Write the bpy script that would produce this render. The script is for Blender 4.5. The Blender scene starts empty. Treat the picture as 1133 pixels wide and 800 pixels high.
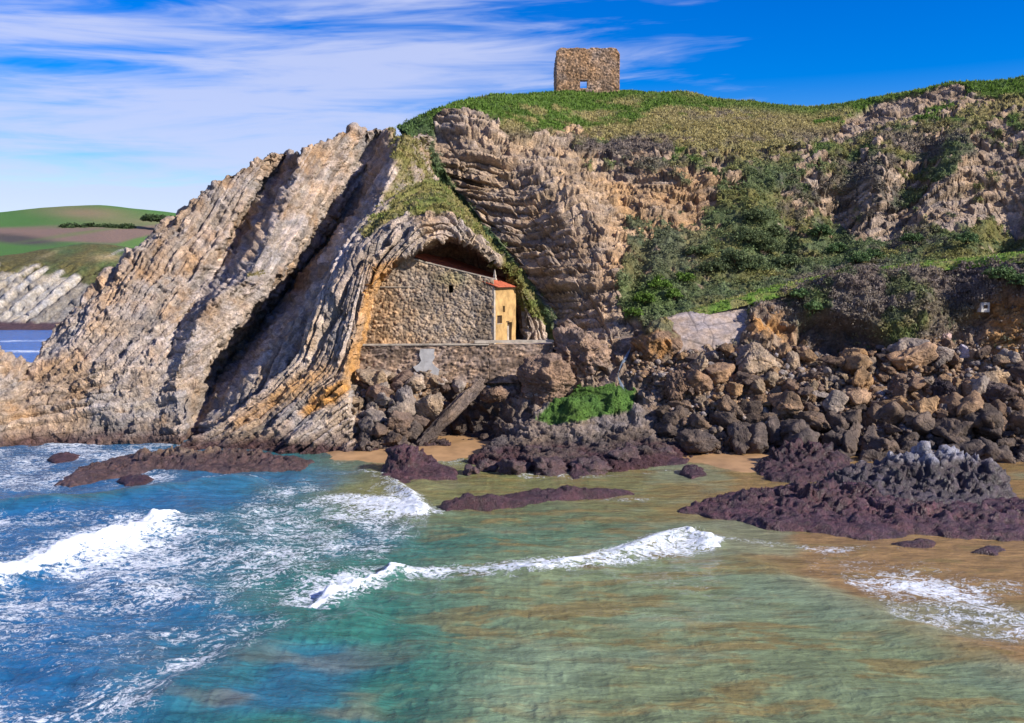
import bpy, math, random
import numpy as np
from mathutils import Vector
C = bpy.context.scene.collection
RNG = np.random.default_rng(7)
random.seed(7)
# ------------------------------------------------------------------ camera
F = 1101.5; W0, H0 = 1133.0, 800.0
HC = 17.0; HORIZON = 312.0
TH = math.atan((H0/2-HORIZON)/F)
CT, ST = math.cos(TH), math.sin(TH)
def P(px, py, d):
    """point seen at photograph position (px,py) whose distance ahead is d metres"""
    v = H0/2-py
    y = F*CT+v*ST; z = v*CT-F*ST
    k = d/y
    return np.array([(px-W0/2)*k, d, HC+z*k])
def sea(px, py, z=0.0):
    v = H0/2-py
    y = F*CT+v*ST; zz = v*CT-F*ST
    k = (z-HC)/zz
    return np.array([(px-W0/2)*k, y*k, z])
def proj(p):
    x = p[..., 0]; y = p[..., 1]; z = p[..., 2]-HC
    f = y*CT-z*ST; u = y*ST+z*CT
    return W0/2+F*x/f, H0/2-F*u/f

cam = bpy.data.objects.new('camera', bpy.data.cameras.new('camera')); C.objects.link(cam)
cam.location = (0, 0, HC); cam.rotation_euler = (math.pi/2-TH, 0, 0)
cam.data.sensor_width = 36; cam.data.lens = 36*F/W0
cam.data.clip_start = 0.5; cam.data.clip_end = 20000
bpy.context.scene.camera = cam

# ------------------------------------------------------------------ noise
def h1(*a, seed=0):
    r = np.uint32(seed*374761393+668265263 & 0xffffffff)
    out = np.full(np.broadcast(*a).shape if len(a) > 1 else np.shape(a[0]), r, dtype=np.uint32)
    for i, k in enumerate(a):
        kk = np.asarray(k).astype(np.int64).astype(np.uint32)
        out = (out ^ (kk*np.uint32(2654435761 if i == 0 else (2246822519 if i == 1 else 3266489917))))
        out = (out ^ (out >> np.uint32(15)))*np.uint32(2246822519)
        out = (out ^ (out >> np.uint32(13)))*np.uint32(3266489917)
        out = out ^ (out >> np.uint32(16))
    return out.astype(np.float64)/4294967296.0
def vnoise(p, seed=0):
    """smooth value noise, -1..1"""
    i = np.floor(p).astype(np.int64); f = p-i; w = f*f*f*(f*(f*6-15)+10)
    r = 0
    for dx in (0, 1):
        wx = w[..., 0] if dx else 1-w[..., 0]
        for dy in (0, 1):
            wy = w[..., 1] if dy else 1-w[..., 1]
            for dz in (0, 1):
                wz = w[..., 2] if dz else 1-w[..., 2]
                r = r+wx*wy*wz*h1(i[..., 0]+dx, i[..., 1]+dy, i[..., 2]+dz, seed=seed)
    return r*2-1
def fbm(p, scale, octv=4, seed=0, gain=0.5, ridged=False):
    a = 1.0; s = 0; t = 0; q = p*scale
    for o in range(octv):
        n = vnoise(q+o*17.3, seed+o)
        if ridged: n = 1-2*np.abs(n)
        s = s+a*n; t += a; a *= gain; q = q*2.03
    return s/t
def cells(p, seed=0):
    """cellular noise: F1, F2-F1, id hash of nearest"""
    i = np.floor(p).astype(np.int64)
    f1 = np.full(p.shape[:-1], 9.0); f2 = f1.copy(); idh = f1*0
    for dx in (-1, 0, 1):
        for dy in (-1, 0, 1):
            for dz in (-1, 0, 1):
                a, b, c = i[..., 0]+dx, i[..., 1]+dy, i[..., 2]+dz
                qx = a+h1(a, b, c, seed=seed); qy = b+h1(a, b, c, seed=seed+1); qz = c+h1(a, b, c, seed=seed+2)
                d = np.sqrt((p[..., 0]-qx)**2+(p[..., 1]-qy)**2+(p[..., 2]-qz)**2)
                h = h1(a, b, c, seed=seed+3)
                m = d < f1
                f2 = np.where(m, f1, np.minimum(f2, d)); idh = np.where(m, h, idh); f1 = np.where(m, d, f1)
    return f1, f2-f1, idh
def facets(p, scale, seed=0, tilt=1.0):
    """angular broken-rock relief: every cell is a tilted plane at its own height (-1..1 or so)"""
    q = p*scale; q = q+0.25*np.stack([vnoise(q*1.3, seed+91), vnoise(q*1.3, seed+92), vnoise(q*1.3, seed+93)], -1)
    i = np.floor(q).astype(np.int64)
    f1 = np.full(q.shape[:-1], 9.0); out = f1*0
    for dx in (-1, 0, 1):
        for dy in (-1, 0, 1):
            for dz in (-1, 0, 1):
                a, b, c = i[..., 0]+dx, i[..., 1]+dy, i[..., 2]+dz
                ex = q[..., 0]-(a+h1(a, b, c, seed=seed)); ey = q[..., 1]-(b+h1(a, b, c, seed=seed+1)); ez = q[..., 2]-(c+h1(a, b, c, seed=seed+2))
                d = ex*ex+ey*ey+ez*ez
                g = h1(a, b, c, seed=seed+4)
                v = (h1(a, b, c, seed=seed+3)-0.5)*1.2+tilt*((g-0.5)*2*ex+((g*7.3) % 1-0.5)*2*ey+((g*13.7) % 1-0.5)*2*ez)
                m = d < f1
                out = np.where(m, v, out); f1 = np.where(m, d, f1)
    return out
def sstep(a, b, x):
    t = np.clip((x-a)/(b-a), 0, 1); return t*t*(3-2*t)
def lerp(a, b, t): return a+(b-a)*t
def mixc(c, col, m): return c*(1-m[..., None])+np.array(col)*m[..., None]
def poly_mask(px, py, poly, soft=8):
    poly = np.array(poly, float); n = len(poly)
    ins = np.zeros(px.shape, bool); dist = np.full(px.shape, 1e9)
    for k in range(n):
        x0, y0 = poly[k]; x1, y1 = poly[(k+1) % n]
        c = ((y0 > py) != (y1 > py)) & (px < (x1-x0)*(py-y0)/((y1-y0) if y1 != y0 else 1e-9)+x0)
        ins ^= c
        dx, dy = x1-x0, y1-y0; L = dx*dx+dy*dy+1e-9
        t = np.clip(((px-x0)*dx+(py-y0)*dy)/L, 0, 1)
        dist = np.minimum(dist, np.hypot(px-x0-t*dx, py-y0-t*dy))
    sd = np.where(ins, dist, -dist)
    return sstep(-soft, soft, sd)
def blob(px, py, cx, cy, rx, ry, rot=0):
    a = math.radians(rot); dx, dy = px-cx, py-cy
    u = (dx*math.cos(a)+dy*math.sin(a))/rx; v = (-dx*math.sin(a)+dy*math.cos(a))/ry
    return np.exp(-(u*u+v*v))
def line_dist(x, y, pts):
    best = np.full(x.shape, 1e9); side = x*0; par = x*0; n = len(pts)-1
    for k in range(n):
        (x0, y0), (x1, y1) = pts[k][:2], pts[k+1][:2]
        dx, dy = x1-x0, y1-y0; L = dx*dx+dy*dy+1e-9
        t = np.clip(((x-x0)*dx+(y-y0)*dy)/L, 0, 1)
        ex, ey = x-x0-t*dx, y-y0-t*dy; d = np.hypot(ex, ey)
        m = d < best
        best = np.where(m, d, best); side = np.where(m, np.sign(dx*ey-dy*ex), side); par = np.where(m, (k+t)/n, par)
    return best, side, par

# ------------------------------------------------------------------ mesh helpers
def tag(o, label=None, cat=None, group=None, kind=None):
    if label: o['label'] = label
    if cat: o['category'] = cat
    if group: o['group'] = group
    if kind: o['kind'] = kind
    return o
def make_mesh(name, V, faces, mats, col=None, smooth=False, uv=None):
    me = bpy.data.meshes.new(name)
    V = np.asarray(V, np.float32).reshape(-1, 3)
    if isinstance(faces, np.ndarray):
        nf, k = faces.shape
        me.vertices.add(len(V)); me.vertices.foreach_set('co', V.ravel())
        me.loops.add(nf*k); me.loops.foreach_set('vertex_index', faces.astype(np.int32).ravel())
        me.polygons.add(nf); me.polygons.foreach_set('loop_start', np.arange(0, nf*k, k, dtype=np.int32))
        me.update(calc_edges=True); me.validate()
    else:
        me.from_pydata([tuple(map(float, v)) for v in V], [], [tuple(map(int, f)) for f in faces]); me.update()
    if col is not None:
        a = me.attributes.new('Col', 'FLOAT_COLOR', 'POINT')
        c4 = np.ones((len(V), 4), np.float32); c4[:, :3] = np.clip(np.asarray(col).reshape(-1, 3), 0, 1)
        a.data.foreach_set('color', c4.ravel())
    if smooth: me.polygons.foreach_set('use_smooth', np.ones(len(me.polygons), bool))
    me.materials.append(mats)
    return me
def link(name, me, parent=None, loc=None):
    o = bpy.data.objects.new(name, me); C.objects.link(o)
    if parent is not None: o.parent = parent
    if loc is not None: o.location = loc
    return o
def grid_faces(nv, nu):
    i = np.arange((nv-1)*(nu-1)); r, c = i//(nu-1), i % (nu-1); a = r*nu+c
    return np.stack([a, a+nu, a+nu+1, a+1], 1)
def resample(pts, n, smooth=True):
    pts = np.array(pts, float); pp = np.stack(proj(pts), 1)
    seg = np.hypot(*(np.diff(pp, axis=0).T))+0.35*np.linalg.norm(np.diff(pts, axis=0), axis=1)*6
    s = np.concatenate([[0], np.cumsum(seg)]); t = np.linspace(0, s[-1], n)
    return np.stack([np.interp(t, s, pts[:, k]) for k in range(3)], 1)
def gsmooth(A, sig, axis):
    if sig <= 0: return A
    r = int(3*sig)+1; k = np.exp(-0.5*(np.arange(-r, r+1)/sig)**2); k /= k.sum()
    pad = [(0, 0)]*A.ndim; pad[axis] = (r, r)
    # pad by reflection through the end points, so the borders keep their place
    a0 = np.take(A, [0], axis); a1 = np.take(A, [-1], axis)
    B = np.concatenate([2*a0-np.flip(np.take(A, range(1, r+1), axis), axis), A, 2*a1-np.flip(np.take(A, range(A.shape[axis]-r-1, A.shape[axis]-1), axis), axis)], axis)
    out = 0
    for j, w in enumerate(k): out = out+w*np.take(B, range(j, j+A.shape[axis]), axis)
    return out
def sheet(cols, nv, nu, sv=3, su=2.5, dens=None):
    R = [resample(c, nv) for c in cols]
    w = []
    for a, b in zip(R[:-1], R[1:]):
        pa, pb = np.stack(proj(a), 1), np.stack(proj(b), 1)
        w.append(np.mean(np.hypot(*(pa-pb).T))+1.0*np.mean(np.linalg.norm(a-b, axis=1))*2)
    s = np.concatenate([[0], np.cumsum(w)]); t = np.linspace(0, s[-1], nu)
    R = np.array(R)                                   # (ncol,nv,3)
    k = np.clip(np.searchsorted(s, t, side='right')-1, 0, len(s)-2); f = (t-s[k])/(s[k+1]-s[k])
    G = R[k]*(1-f)[:, None, None]+R[k+1]*f[:, None, None]
    G = np.transpose(G, (1, 0, 2))                    # (nv,nu,3)
    G = gsmooth(G, sv, 0); G = gsmooth(G, su, 1)
    return G, k+f
def normals(G):
    du = np.gradient(G, axis=1); dv = np.gradient(G, axis=0)
    n = np.cross(du, dv); n /= np.linalg.norm(n, axis=2, keepdims=True)+1e-9
    toC = np.array([0, 0, HC+8])-G
    m = np.sum(n*toC) < 0
    return -n if m else n
def back(pt, dy=12, dz=-5, dx=0): return pt+np.array([dx, dy, dz])
def cols_px(cols): return [[P(*q) for q in c] for c in cols]

# ------------------------------------------------------------------ strata
def strata(s, t, h=0.8, l=1.6, seed=0, warp=None, gt=1.0):
    """stepped rock beds: s across the beds, t along them (metres). returns height -1..1, bed/block tone"""
    if warp is not None: s = s+warp
    q = s/h; z = np.zeros_like(q)
    q = q+0.38*vnoise(np.stack([q*0.45, z+seed, z], -1), seed+5)*1.6
    i = np.floor(q); fs = q-i
    hb = h1(i, seed=seed); hb2 = h1(i, seed=seed+1)
    tt = t/(l*(0.45+1.3*hb2))+hb*31.7
    tt = tt+0.25*vnoise(np.stack([tt*0.7, q*0.5, z], -1), seed+9)
    j = np.floor(tt); ft = tt-j
    hj = h1(i, j, seed=seed+2); hk = h1(i, j, seed=seed+3)
    e = np.minimum(fs, 1-fs); et = np.minimum(ft, 1-ft)*l/h
    prot = 0.55*(hb-0.5)+0.75*(hj-0.5)
    face = prot*sstep(0, 0.06, e)
    face = face+0.28*(fs-0.5)*(hk-0.3)                    # each block tilts a little
    groove = (1-sstep(0.01, 0.13, e))*0.85*hb2*2*(0.3+hk)+(1-sstep(0.01, 0.10, et))*0.6*gt*(0.2+hj)
    return face-groove, hj, hb

# ------------------------------------------------------------------ materials
def nt(name):
    m = bpy.data.materials.new(name); m.use_nodes = True
    t = m.node_tree; b = t.nodes['Principled BSDF']
    return m, t, b
def N(t, typ, **kw):
    n = t.nodes.new(typ)
    for k, v in kw.items():
        if k.startswith('i_'):
            key = k[2:]; key = int(key) if key.isdigit() else key
            n.inputs[key].default_value = v
        else: setattr(n, k, v)
    return n
def noise(t, vec, scale, detail=4, rough=0.55, dist=0):
    n = N(t, 'ShaderNodeTexNoise', i_Scale=scale, i_Detail=detail, i_Roughness=rough, i_Distortion=dist)
    t.links.new(vec, n.inputs['Vector']); return n.outputs['Fac']
def ramp(t, fac, stops):
    r = N(t, 'ShaderNodeValToRGB'); t.links.new(fac, r.inputs['Fac'])
    el = r.color_ramp.elements
    while len(el) < len(stops): el.new(0.5)
    for e, (p, c) in zip(el, stops):
        e.position = p; e.color = (c, c, c, 1) if not hasattr(c, '__len__') else (*c, 1)
    return r.outputs['Color']
def mul(t, a, b, fac=1.0, typ='MULTIPLY'):
    m = N(t, 'ShaderNodeMix', data_type='RGBA', blend_type=typ); m.inputs[0].default_value = fac
    for s, x in ((6, a), (7, b)):
        if hasattr(x, 'is_output'): t.links.new(x, m.inputs[s])
        else: m.inputs[s].default_value = (*x, 1)
    return m.outputs[2]
def math_(t, op, a, b=None, c=None):
    m = N(t, 'ShaderNodeMath', operation=op)
    for k, x in enumerate((a, b, c)):
        if x is None: continue
        if hasattr(x, 'is_output'): t.links.new(x, m.inputs[k])
        else: m.inputs[k].default_value = x
    return m.outputs[0]
def rock_mat(name, s1=1.0, bump=0.6, bdist=0.10, rough=0.9, spec=0.25, speck=0.7):
    m, t, b = nt(name)
    tc = N(t, 'ShaderNodeTexCoord').outputs['Object']
    at = N(t, 'ShaderNodeAttribute', attribute_name='Col').outputs['Color']
    oi = N(t, 'ShaderNodeObjectInfo').outputs['Color']
    c = mul(t, at, oi)
    n1 = noise(t, tc, 0.9*s1, 6, 0.65)
    n2 = noise(t, tc, 4.5*s1, 5, 0.7)
    n3 = noise(t, tc, 0.25*s1, 3, 0.6)
    c = mul(t, c, ramp(t, n1, [(0.28, 0.45), (0.5, 0.95), (0.70, 1.6)]), 0.85)
    c = mul(t, c, ramp(t, n2, [(0.3, 0.55), (0.5, 1.0), (0.7, 1.5)]), speck)
    c = mul(t, c, ramp(t, n3, [(0.35, (0.80, 0.86, 1.02)), (0.65, (1.2, 1.05, 0.86))]), 0.6)
    t.links.new(c, b.inputs['Base Color'])
    b.inputs['Roughness'].default_value = rough; b.inputs['Specular IOR Level'].default_value = spec
    vo = N(t, 'ShaderNodeTexVoronoi', feature='DISTANCE_TO_EDGE', i_Scale=1.7*s1)
    wv = N(t, 'ShaderNodeVectorMath', operation='MULTIPLY_ADD'); nn_ = N(t, 'ShaderNodeTexNoise', i_Scale=2.0*s1, i_Detail=3.0); t.links.new(tc, nn_.inputs['Vector'])
    t.links.new(nn_.outputs['Color'], wv.inputs[0]); wv.inputs[1].default_value = (.5/s1, .5/s1, .5/s1); t.links.new(tc, wv.inputs[2]); t.links.new(wv.outputs[0], vo.inputs['Vector'])
    ck = N(t, 'ShaderNodeMapRange'); t.links.new(vo.outputs['Distance'], ck.inputs[0]); ck.inputs[1].default_value = 0; ck.inputs[2].default_value = 0.12; ck.inputs[3].default_value = 0; ck.inputs[4].default_value = 0.22
    hgt = math_(t, 'ADD', math_(t, 'ADD', math_(t, 'MULTIPLY', n1, 1.4), math_(t, 'MULTIPLY', n2, 0.9)), ck.outputs[0])
    bp = N(t, 'ShaderNodeBump', i_Strength=bump, i_Distance=bdist)
    t.links.new(hgt, bp.inputs['Height']); t.links.new(bp.outputs['Normal'], b.inputs['Normal'])
    return m
M_ROCK = rock_mat('cliff_rock', 1.0, 0.95, 0.30)
M_WET = rock_mat('wet_shore_rock', 2.0, 1.0, 0.16, rough=0.42, spec=0.5, speck=1.0)
M_STONE = rock_mat('rubble_masonry', 2.5, 0.6, 0.04, speck=0.5)
M_SOIL = rock_mat('scrub_ground', 2.0, 0.8, 0.2, speck=0.8)
def plain_mat(name, col, s=3.0, lo=0.75, hi=1.25, rough=0.85, bump=0.2, bd=0.02):
    m, t, b = nt(name)
    tc = N(t, 'ShaderNodeTexCoord').outputs['Object']
    n1 = noise(t, tc, s, 6, 0.65)
    c = mul(t, col, ramp(t, n1, [(0.3, lo), (0.7, hi)]))
    t.links.new(c, b.inputs['Base Color']); b.inputs['Roughness'].default_value = rough
    b.inputs['Specular IOR Level'].default_value = 0.25
    bp = N(t, 'ShaderNodeBump', i_Strength=bump, i_Distance=bd)
    t.links.new(n1, bp.inputs['Height']); t.links.new(bp.outputs['Normal'], b.inputs['Normal'])
    return m
M_PLASTER = plain_mat('ochre_plaster', (0.41, 0.255, 0.10), 0.9, 0.55, 1.35, bump=0.3)
M_PATCH = plain_mat('grey_render', (0.36, 0.345, 0.33), 1.6, 0.7, 1.25)
M_TILE = plain_mat('clay_tile', (0.40, 0.10, 0.05), 2.0, 0.6, 1.35)
M_DARK = plain_mat('dark_wood', (0.05, 0.03, 0.02), 4)
M_TRIM = plain_mat('pale_stone_trim', (0.40, 0.34, 0.27), 1.6, 0.5, 1.3)
def veg_mat(name):
    m, t, b = nt(name)
    at = N(t, 'ShaderNodeAttribute', attribute_name='Col').outputs['Color']
    t.links.new(at, b.inputs['Base Color']); b.inputs['Roughness'].default_value = 0.75
    b.inputs['Specular IOR Level'].default_value = 0.2
    tr = N(t, 'ShaderNodeBsdfTranslucent'); t.links.new(at, tr.inputs['Color'])
    mx = N(t, 'ShaderNodeMixShader'); mx.inputs[0].default_value = 0.25
    t.links.new(b.outputs[0], mx.inputs[1]); t.links.new(tr.outputs[0], mx.inputs[2])
    t.links.new(mx.outputs[0], t.nodes['Material Output'].inputs['Surface'])
    return m
M_VEG = veg_mat('leaves_and_blades')

# ------------------------------------------------------------------ colours (linear)
TAN = np.array([0.39, 0.30, 0.205]); GREY = np.array([0.33, 0.29, 0.25]); PINK = np.array([0.46, 0.37, 0.30])
OCHRE = np.array([0.48, 0.245, 0.07]); BROWN = np.array([0.19, 0.13, 0.08]); DARK = np.array([0.075, 0.058, 0.048])
PURP = np.array([0.052, 0.022, 0.027]); GREEN = np.array([0.085, 0.145, 0.022]); STRAW = np.array([0.26, 0.215, 0.09])
OLIVE = np.array([0.17, 0.16, 0.05]); HEATH = np.array([0.17, 0.135, 0.115]); DGREEN = np.array([0.052, 0.085, 0.03])
BGREEN = np.array([0.12, 0.155, 0.065])
def tone(hj, hb, p, seed=0):
    """block-wise rock colour"""
    m = hj[..., None]
    c = GREY*(1-m)+PINK*m
    k = (0.72+0.5*hb)[..., None]
    c = c*k*(0.72+0.5*h1((hj*9999).astype(int), seed=5)[..., None])
    o = sstep(0.1, 0.55, fbm(p, 0.12, 4, seed+40))
    c = c*(1-0.5*o[..., None])+TAN*1.05*np.array([1.1, 0.88, 0.62])*0.5*o[..., None]
    o2 = sstep(0.25, 0.5, fbm(p, 0.35, 3, seed+50))
    return c*(1-0.22*o2[..., None])+OCHRE*0.22*o2[..., None]
TUFTS = []   # (positions, normals, colours, weights, size, kind)
# ================================================================== LEFT HEADLAND
def addback(cols, dy=9, dz=-9, dx=0, foot=(0, -2.5, -2.8)):
    out = []
    for c in cols:
        pts = [P(*q) for q in c]
        pts = [back(pts[0], dy, dz, dx), back(pts[0], dy*0.35, dz*0.12, dx*0.3)]+pts
        if foot is not None: pts.append(pts[-1]+np.array(foot))
        out.append(pts)
    return out
L = [
 [(-120, 372, 112), (-120, 420, 108), (-120, 460, 105), (-120, 506, 100)],
 [(-50, 384, 112), (-50, 410, 109), (-50, 450, 105), (-50, 506, 100)],
 [(0, 380, 111), (-5, 405, 108), (-8, 440, 105), (-10, 500, 101)],
 [(26, 402, 111), (22, 420, 108), (15, 440, 106), (5, 497, 102)],
 [(34, 400, 113), (30, 418, 110), (30, 450, 106), (32, 494, 103)],
 [(50, 376, 116), (46, 400, 112), (45, 440, 107), (55, 491, 104)],
 [(100, 318, 121), (80, 350, 117), (75, 380, 113), (80, 440, 107.5), (95, 488, 104)],
 [(180, 243, 127), (140, 300, 121), (110, 365, 114), (110, 430, 108), (130, 482, 104.5)],
 [(250, 193, 131), (200, 265, 125), (155, 340, 117), (145, 420, 109), (165, 478, 104.5)],
 [(300, 168, 135), (255, 250, 128), (205, 325, 120), (175, 400, 111), (185, 475, 104.5)],
 [(321, 169, 141), (303, 195, 139.5), (278, 230, 136), (256, 268, 131.5), (234, 310, 125), (205, 348, 118.5), (185, 410, 110), (192, 474, 104.5)],
 [(331, 168, 133.5), (327, 200, 129.5), (311, 235, 125.5), (294, 264, 121.5), (268, 309, 116), (225, 345, 112.8), (192, 412, 108.5), (197, 473, 104.5)],
 [(350, 158, 136), (350, 200, 133), (330, 250, 127.5), (310, 300, 121), (270, 345, 116), (225, 410, 110.5), (203, 474, 104.5)],
 [(390, 140, 140), (380, 190, 137), (355, 240, 132.5), (325, 290, 127.5), (278, 345, 121.5), (228, 405, 114), (209, 476, 105)],
 [(424, 139, 143), (412, 170, 143), (394, 210, 141), (374, 246, 139), (343, 290, 137), (302, 345, 132), (246, 405, 124), (213, 472, 107)],
 [(434, 143, 141), (425, 175, 137.5), (410, 212, 132.5), (393, 248, 127), (365, 290, 120), (336, 345, 113.5), (292, 405, 108.5), (240, 462, 104.5)],
 [(443, 147, 137.5), (437, 178, 131), (424, 212, 125.5), (404, 248, 119.5), (372, 292, 115), (348, 345, 111.8), (330, 390, 108.8), (292, 432, 105.8)],
 [(456, 148, 139), (452, 180, 132), (447, 205, 129), (436, 235, 125), (420, 275, 120), (400, 320, 117), (380, 370, 113), (340, 410, 110)],
 [(464, 146, 142), (472, 180, 135.5), (478, 205, 132), (475, 240, 128), (475, 280, 124), (475, 320, 122), (470, 370, 120), (460, 410, 118)],
 [(468, 145, 147), (480, 185, 139), (492, 213, 134), (515, 250, 129.5), (535, 290, 126), (550, 325, 123), (560, 370, 121), (560, 410, 119)],
]
G, U = sheet(addback(L), 420, 520, 2.2, 1.8)
nrm = normals(G); px, py = proj(G)
a = math.radians(54)
x, z = G[..., 0]+0.25*fbm(G, 0.2, 3, 3), G[..., 2]
s = math.sin(a)*x-math.cos(a)*z+0.28*(G[..., 1]-120)+0.9*fbm(G, 0.09, 3, 11)
t = math.cos(a)*x+math.sin(a)*z+0.3*fbm(G, 0.3, 2, 13)
low = sstep(385, 455, py+0.12*(px-100))*(1-sstep(150, 320, px))
s2 = z*0.95-0.18*x+0.8*fbm(G, 0.12, 3, 21); t2 = x+0.3*z
dA, hj, hb = strata(s, t, 0.62, 3.4, 3, gt=.7)
am = math.radians(33); sm = math.sin(am)*x-math.cos(am)*z+0.28*(G[..., 1]-110)+0.8*fbm(G, 0.1, 3, 17)
dM, hjm, hbm = strata(sm, x+.5*z, 0.7, 3.6, 5, gt=.6)
midz = sstep(300, 385, py+0.25*(px-150))*(1-sstep(170, 300, px))
dB, hj2, hb2 = strata(s2, t2, 0.7, 3.8, 8, gt=.7)
dC, hj3, hb3 = strata(t, s, 2.6, 3.5, 14)
dD, _, _ = strata(s+.4*fbm(G, .2, 3, 19), t, 2.6, 11, 16, gt=.3)
d = lerp(lerp(dA+0.28*dC+0.7*dD, dM*1.1, midz), dB*1.1, low); hj = lerp(lerp(hj, hjm, midz), hj2, low); hb = lerp(lerp(hb, hbm, midz), hb2, low)
# rubble lying in the shaded hollow
hol = poly_mask(px, py, [(385, 270), (350, 345), (300, 405), (235, 465), (205, 470), (225, 400), (280, 345), (330, 290)], 6)
f1, f21, cid = cells(G*np.array([0.55, 0.55, 0.75]), 31)
d = lerp(d, 1.1*(0.55-f1)*(0.4+cid), hol*0.8)
big = fbm(G, 0.085, 3, 61)
fine = fbm(G, 1.6, 4, 71)
rid = fbm(G, 0.55, 4, 73, ridged=True)
fa1 = facets(G*np.array([1, .7, 1]), 0.42, 201); fa2 = facets(G, 1.05, 211)
D = 0.85*d+1.0*big+0.18*fine+0.22*rid+0.22*fa1+0.20*fa2
hump = poly_mask(px, py, [(425, 140), (470, 150), (490, 215), (430, 240), (415, 215)], 8)
D = D*(1-0.35*hump)
G = G+nrm*D[..., None]
col = tone(hj, hb, G, 1)
lowd = sstep(430, 495, py+8*fbm(G, .3, 3, 5))*(1-sstep(340, 420, px))
col = mixc(col, GREY*0.95, 0.5*sstep(400, 450, py)*(1-lowd))
wet = 1-sstep(0.4, 1.9, G[..., 2]+0.7*fbm(G, 0.5, 3, 6))
col = mixc(col, PURP*1.1, wet*0.85)
brown = sstep(0.05, 0.4, fbm(G, 0.22, 4, 90))
col = mixc(col, BROWN*1.2, 0.35*brown)
dk = blob(px, py, 200, 300, 70, 18, -52)
col = mixc(col, OCHRE*0.8, 0.30*sstep(0.1, .5, fbm(G, .4, 3, 91))*(1-wet))
gr = (poly_mask(px, py, [(430, 138), (470, 150), (490, 180), (478, 215), (440, 236), (412, 232), (438, 190), (425, 150)], 7)*0.52
      + 0.8*blob(px, py, 285, 302, 16, 5) + 0.5*blob(px, py, 385, 163, 12, 5))
gr = sstep(0.35, 0.65, gr+0.35*fbm(G, 0.5, 4, 33)+0.25*(nrm[..., 2]-0.5))*np.clip(gr*2.5, 0, 1)
gcol = mixc(np.broadcast_to(OLIVE, G.shape), STRAW, sstep(-.2, .4, fbm(G, 1.1, 3, 44)))
col = col*(1-gr[..., None])+gcol*gr[..., None]
hl = link('headland_terrain', make_mesh('headland_terrain', G, grid_faces(*G.shape[:2]), M_ROCK, col))
tag(hl, 'steep pinkish grey slabs of folded rock falling to the surf', kind='structure')
TUFTS.append((G, nrm, gcol, gr*0.9, 0.35, 'grass'))

# ================================================================== ROCK ARCH over the chapel
A_O = [(120, 514, 99.5), (170, 508, 100), (205, 490, 101), (245, 465, 102), (290, 430, 103.3), (328, 390, 105), (348, 345, 106.5), (363, 302, 109.5), (392, 252, 115.5), (430, 220, 122), (462, 203, 127), (490, 203, 129), (515, 230, 127), (545, 272, 123.5), (575, 313, 121), (596, 345, 120), (606, 378, 119), (608, 405, 118)]
A_I = [(140, 520, 98.0), (215, 520, 97.5), (300, 517, 98), (345, 502, 98.3), (385, 462, 100.5), (380, 424, 102.5), (391, 378, 103.8), (402, 335, 105), (420, 305, 106.3), (447, 283, 107.2), (475, 270, 107.8), (500, 262, 108.3), (524, 272, 108.8), (548, 288, 110.3), (568, 303, 113.5), (576, 345, 118), (580, 378, 118.2), (583, 405, 117)]
cen = P(490, 345, 121)
cols = []
for k, (o, i) in enumerate(zip(A_O, A_I)):
    o_, i_ = P(*o), P(*i)
    top = 1.0 if 7 <= k <= 15 else 0.0
    def mid(f, g):      # f: how far across in the picture, g: how far forward
        return P(lerp(o[0], i[0], f), lerp(o[1], i[1], f), lerp(o[2], i[2], g))
    bk = o_+np.array([1.5 if k < 9 else -1.0, 5.0, -2.5])
    c = [bk, o_, mid(0.22, 0.42 if top else 0.22), mid(0.42, 0.84 if top else 0.5), mid(0.7, 0.97 if top else 0.85), i_]
    if k >= 5:
        dirc = cen-i_
        c += [i_+np.array([0, 1.6, 0.25])+dirc*0.03, i_+np.array([0, 5.5, -0.2])+dirc*0.10, i_+np.array([0, 8.5, -1.5])+dirc*0.45, cen]
    else:
        c += [i_+np.array([0.3, -0.8, -1.2]), i_+np.array([0.6, -1.6, -2.0]), i_+np.array([.8, -2.5, -2.8]), i_+np.array([1, -3, -3])]
    cols.append(c)
# rows matched across the ribbon, parameter along the arch by path length
nvs = [14, 30, 38, 46, 52, 26, 40, 40, 30]
def ribbon(cols, nvs, nu, sv, su):
    R = []
    for c in cols:
        seg = [np.linspace(c[j], c[j+1], n, endpoint=False) for j, n in enumerate(nvs)]
        R.append(np.concatenate(seg+[c[-1][None]]))
    R = np.array(R)
    pp = [proj((c[1]+c[5])/2) for c in cols]
    w = [0]+[math.hypot(q[0]-p_[0], q[1]-p_[1]) for p_, q in zip(pp[:-1], pp[1:])]
    s = np.cumsum(w); tt = np.linspace(0, s[-1], nu)
    k = np.clip(np.searchsorted(s, tt, side='right')-1, 0, len(s)-2); f = (tt-s[k])/(s[k+1]-s[k])
    # Catmull-Rom along the arch
    Pm, P0, P1, P2 = R[np.clip(k-1, 0, None)], R[k], R[k+1], R[np.clip(k+2, None, len(R)-1)]
    f = f[:, None, None]; m0 = (P1-Pm)/2; m1 = (P2-P0)/2
    Gx = (2*f**3-3*f**2+1)*P0+(f**3-2*f**2+f)*m0+(-2*f**3+3*f**2)*P1+(f**3-f**2)*m1
    Gx = np.transpose(Gx, (1, 0, 2))
    Gx = gsmooth(gsmooth(Gx, sv, 0), su, 1)
    return Gx, tt, s
G, tt, _ = ribbon(cols, nvs, 820, 2.0, 1.5)
nrm = normals(G); px, py = proj(G)
cum = np.cumsum(np.array(nvs)); row = np.arange(G.shape[0])[:, None]
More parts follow.
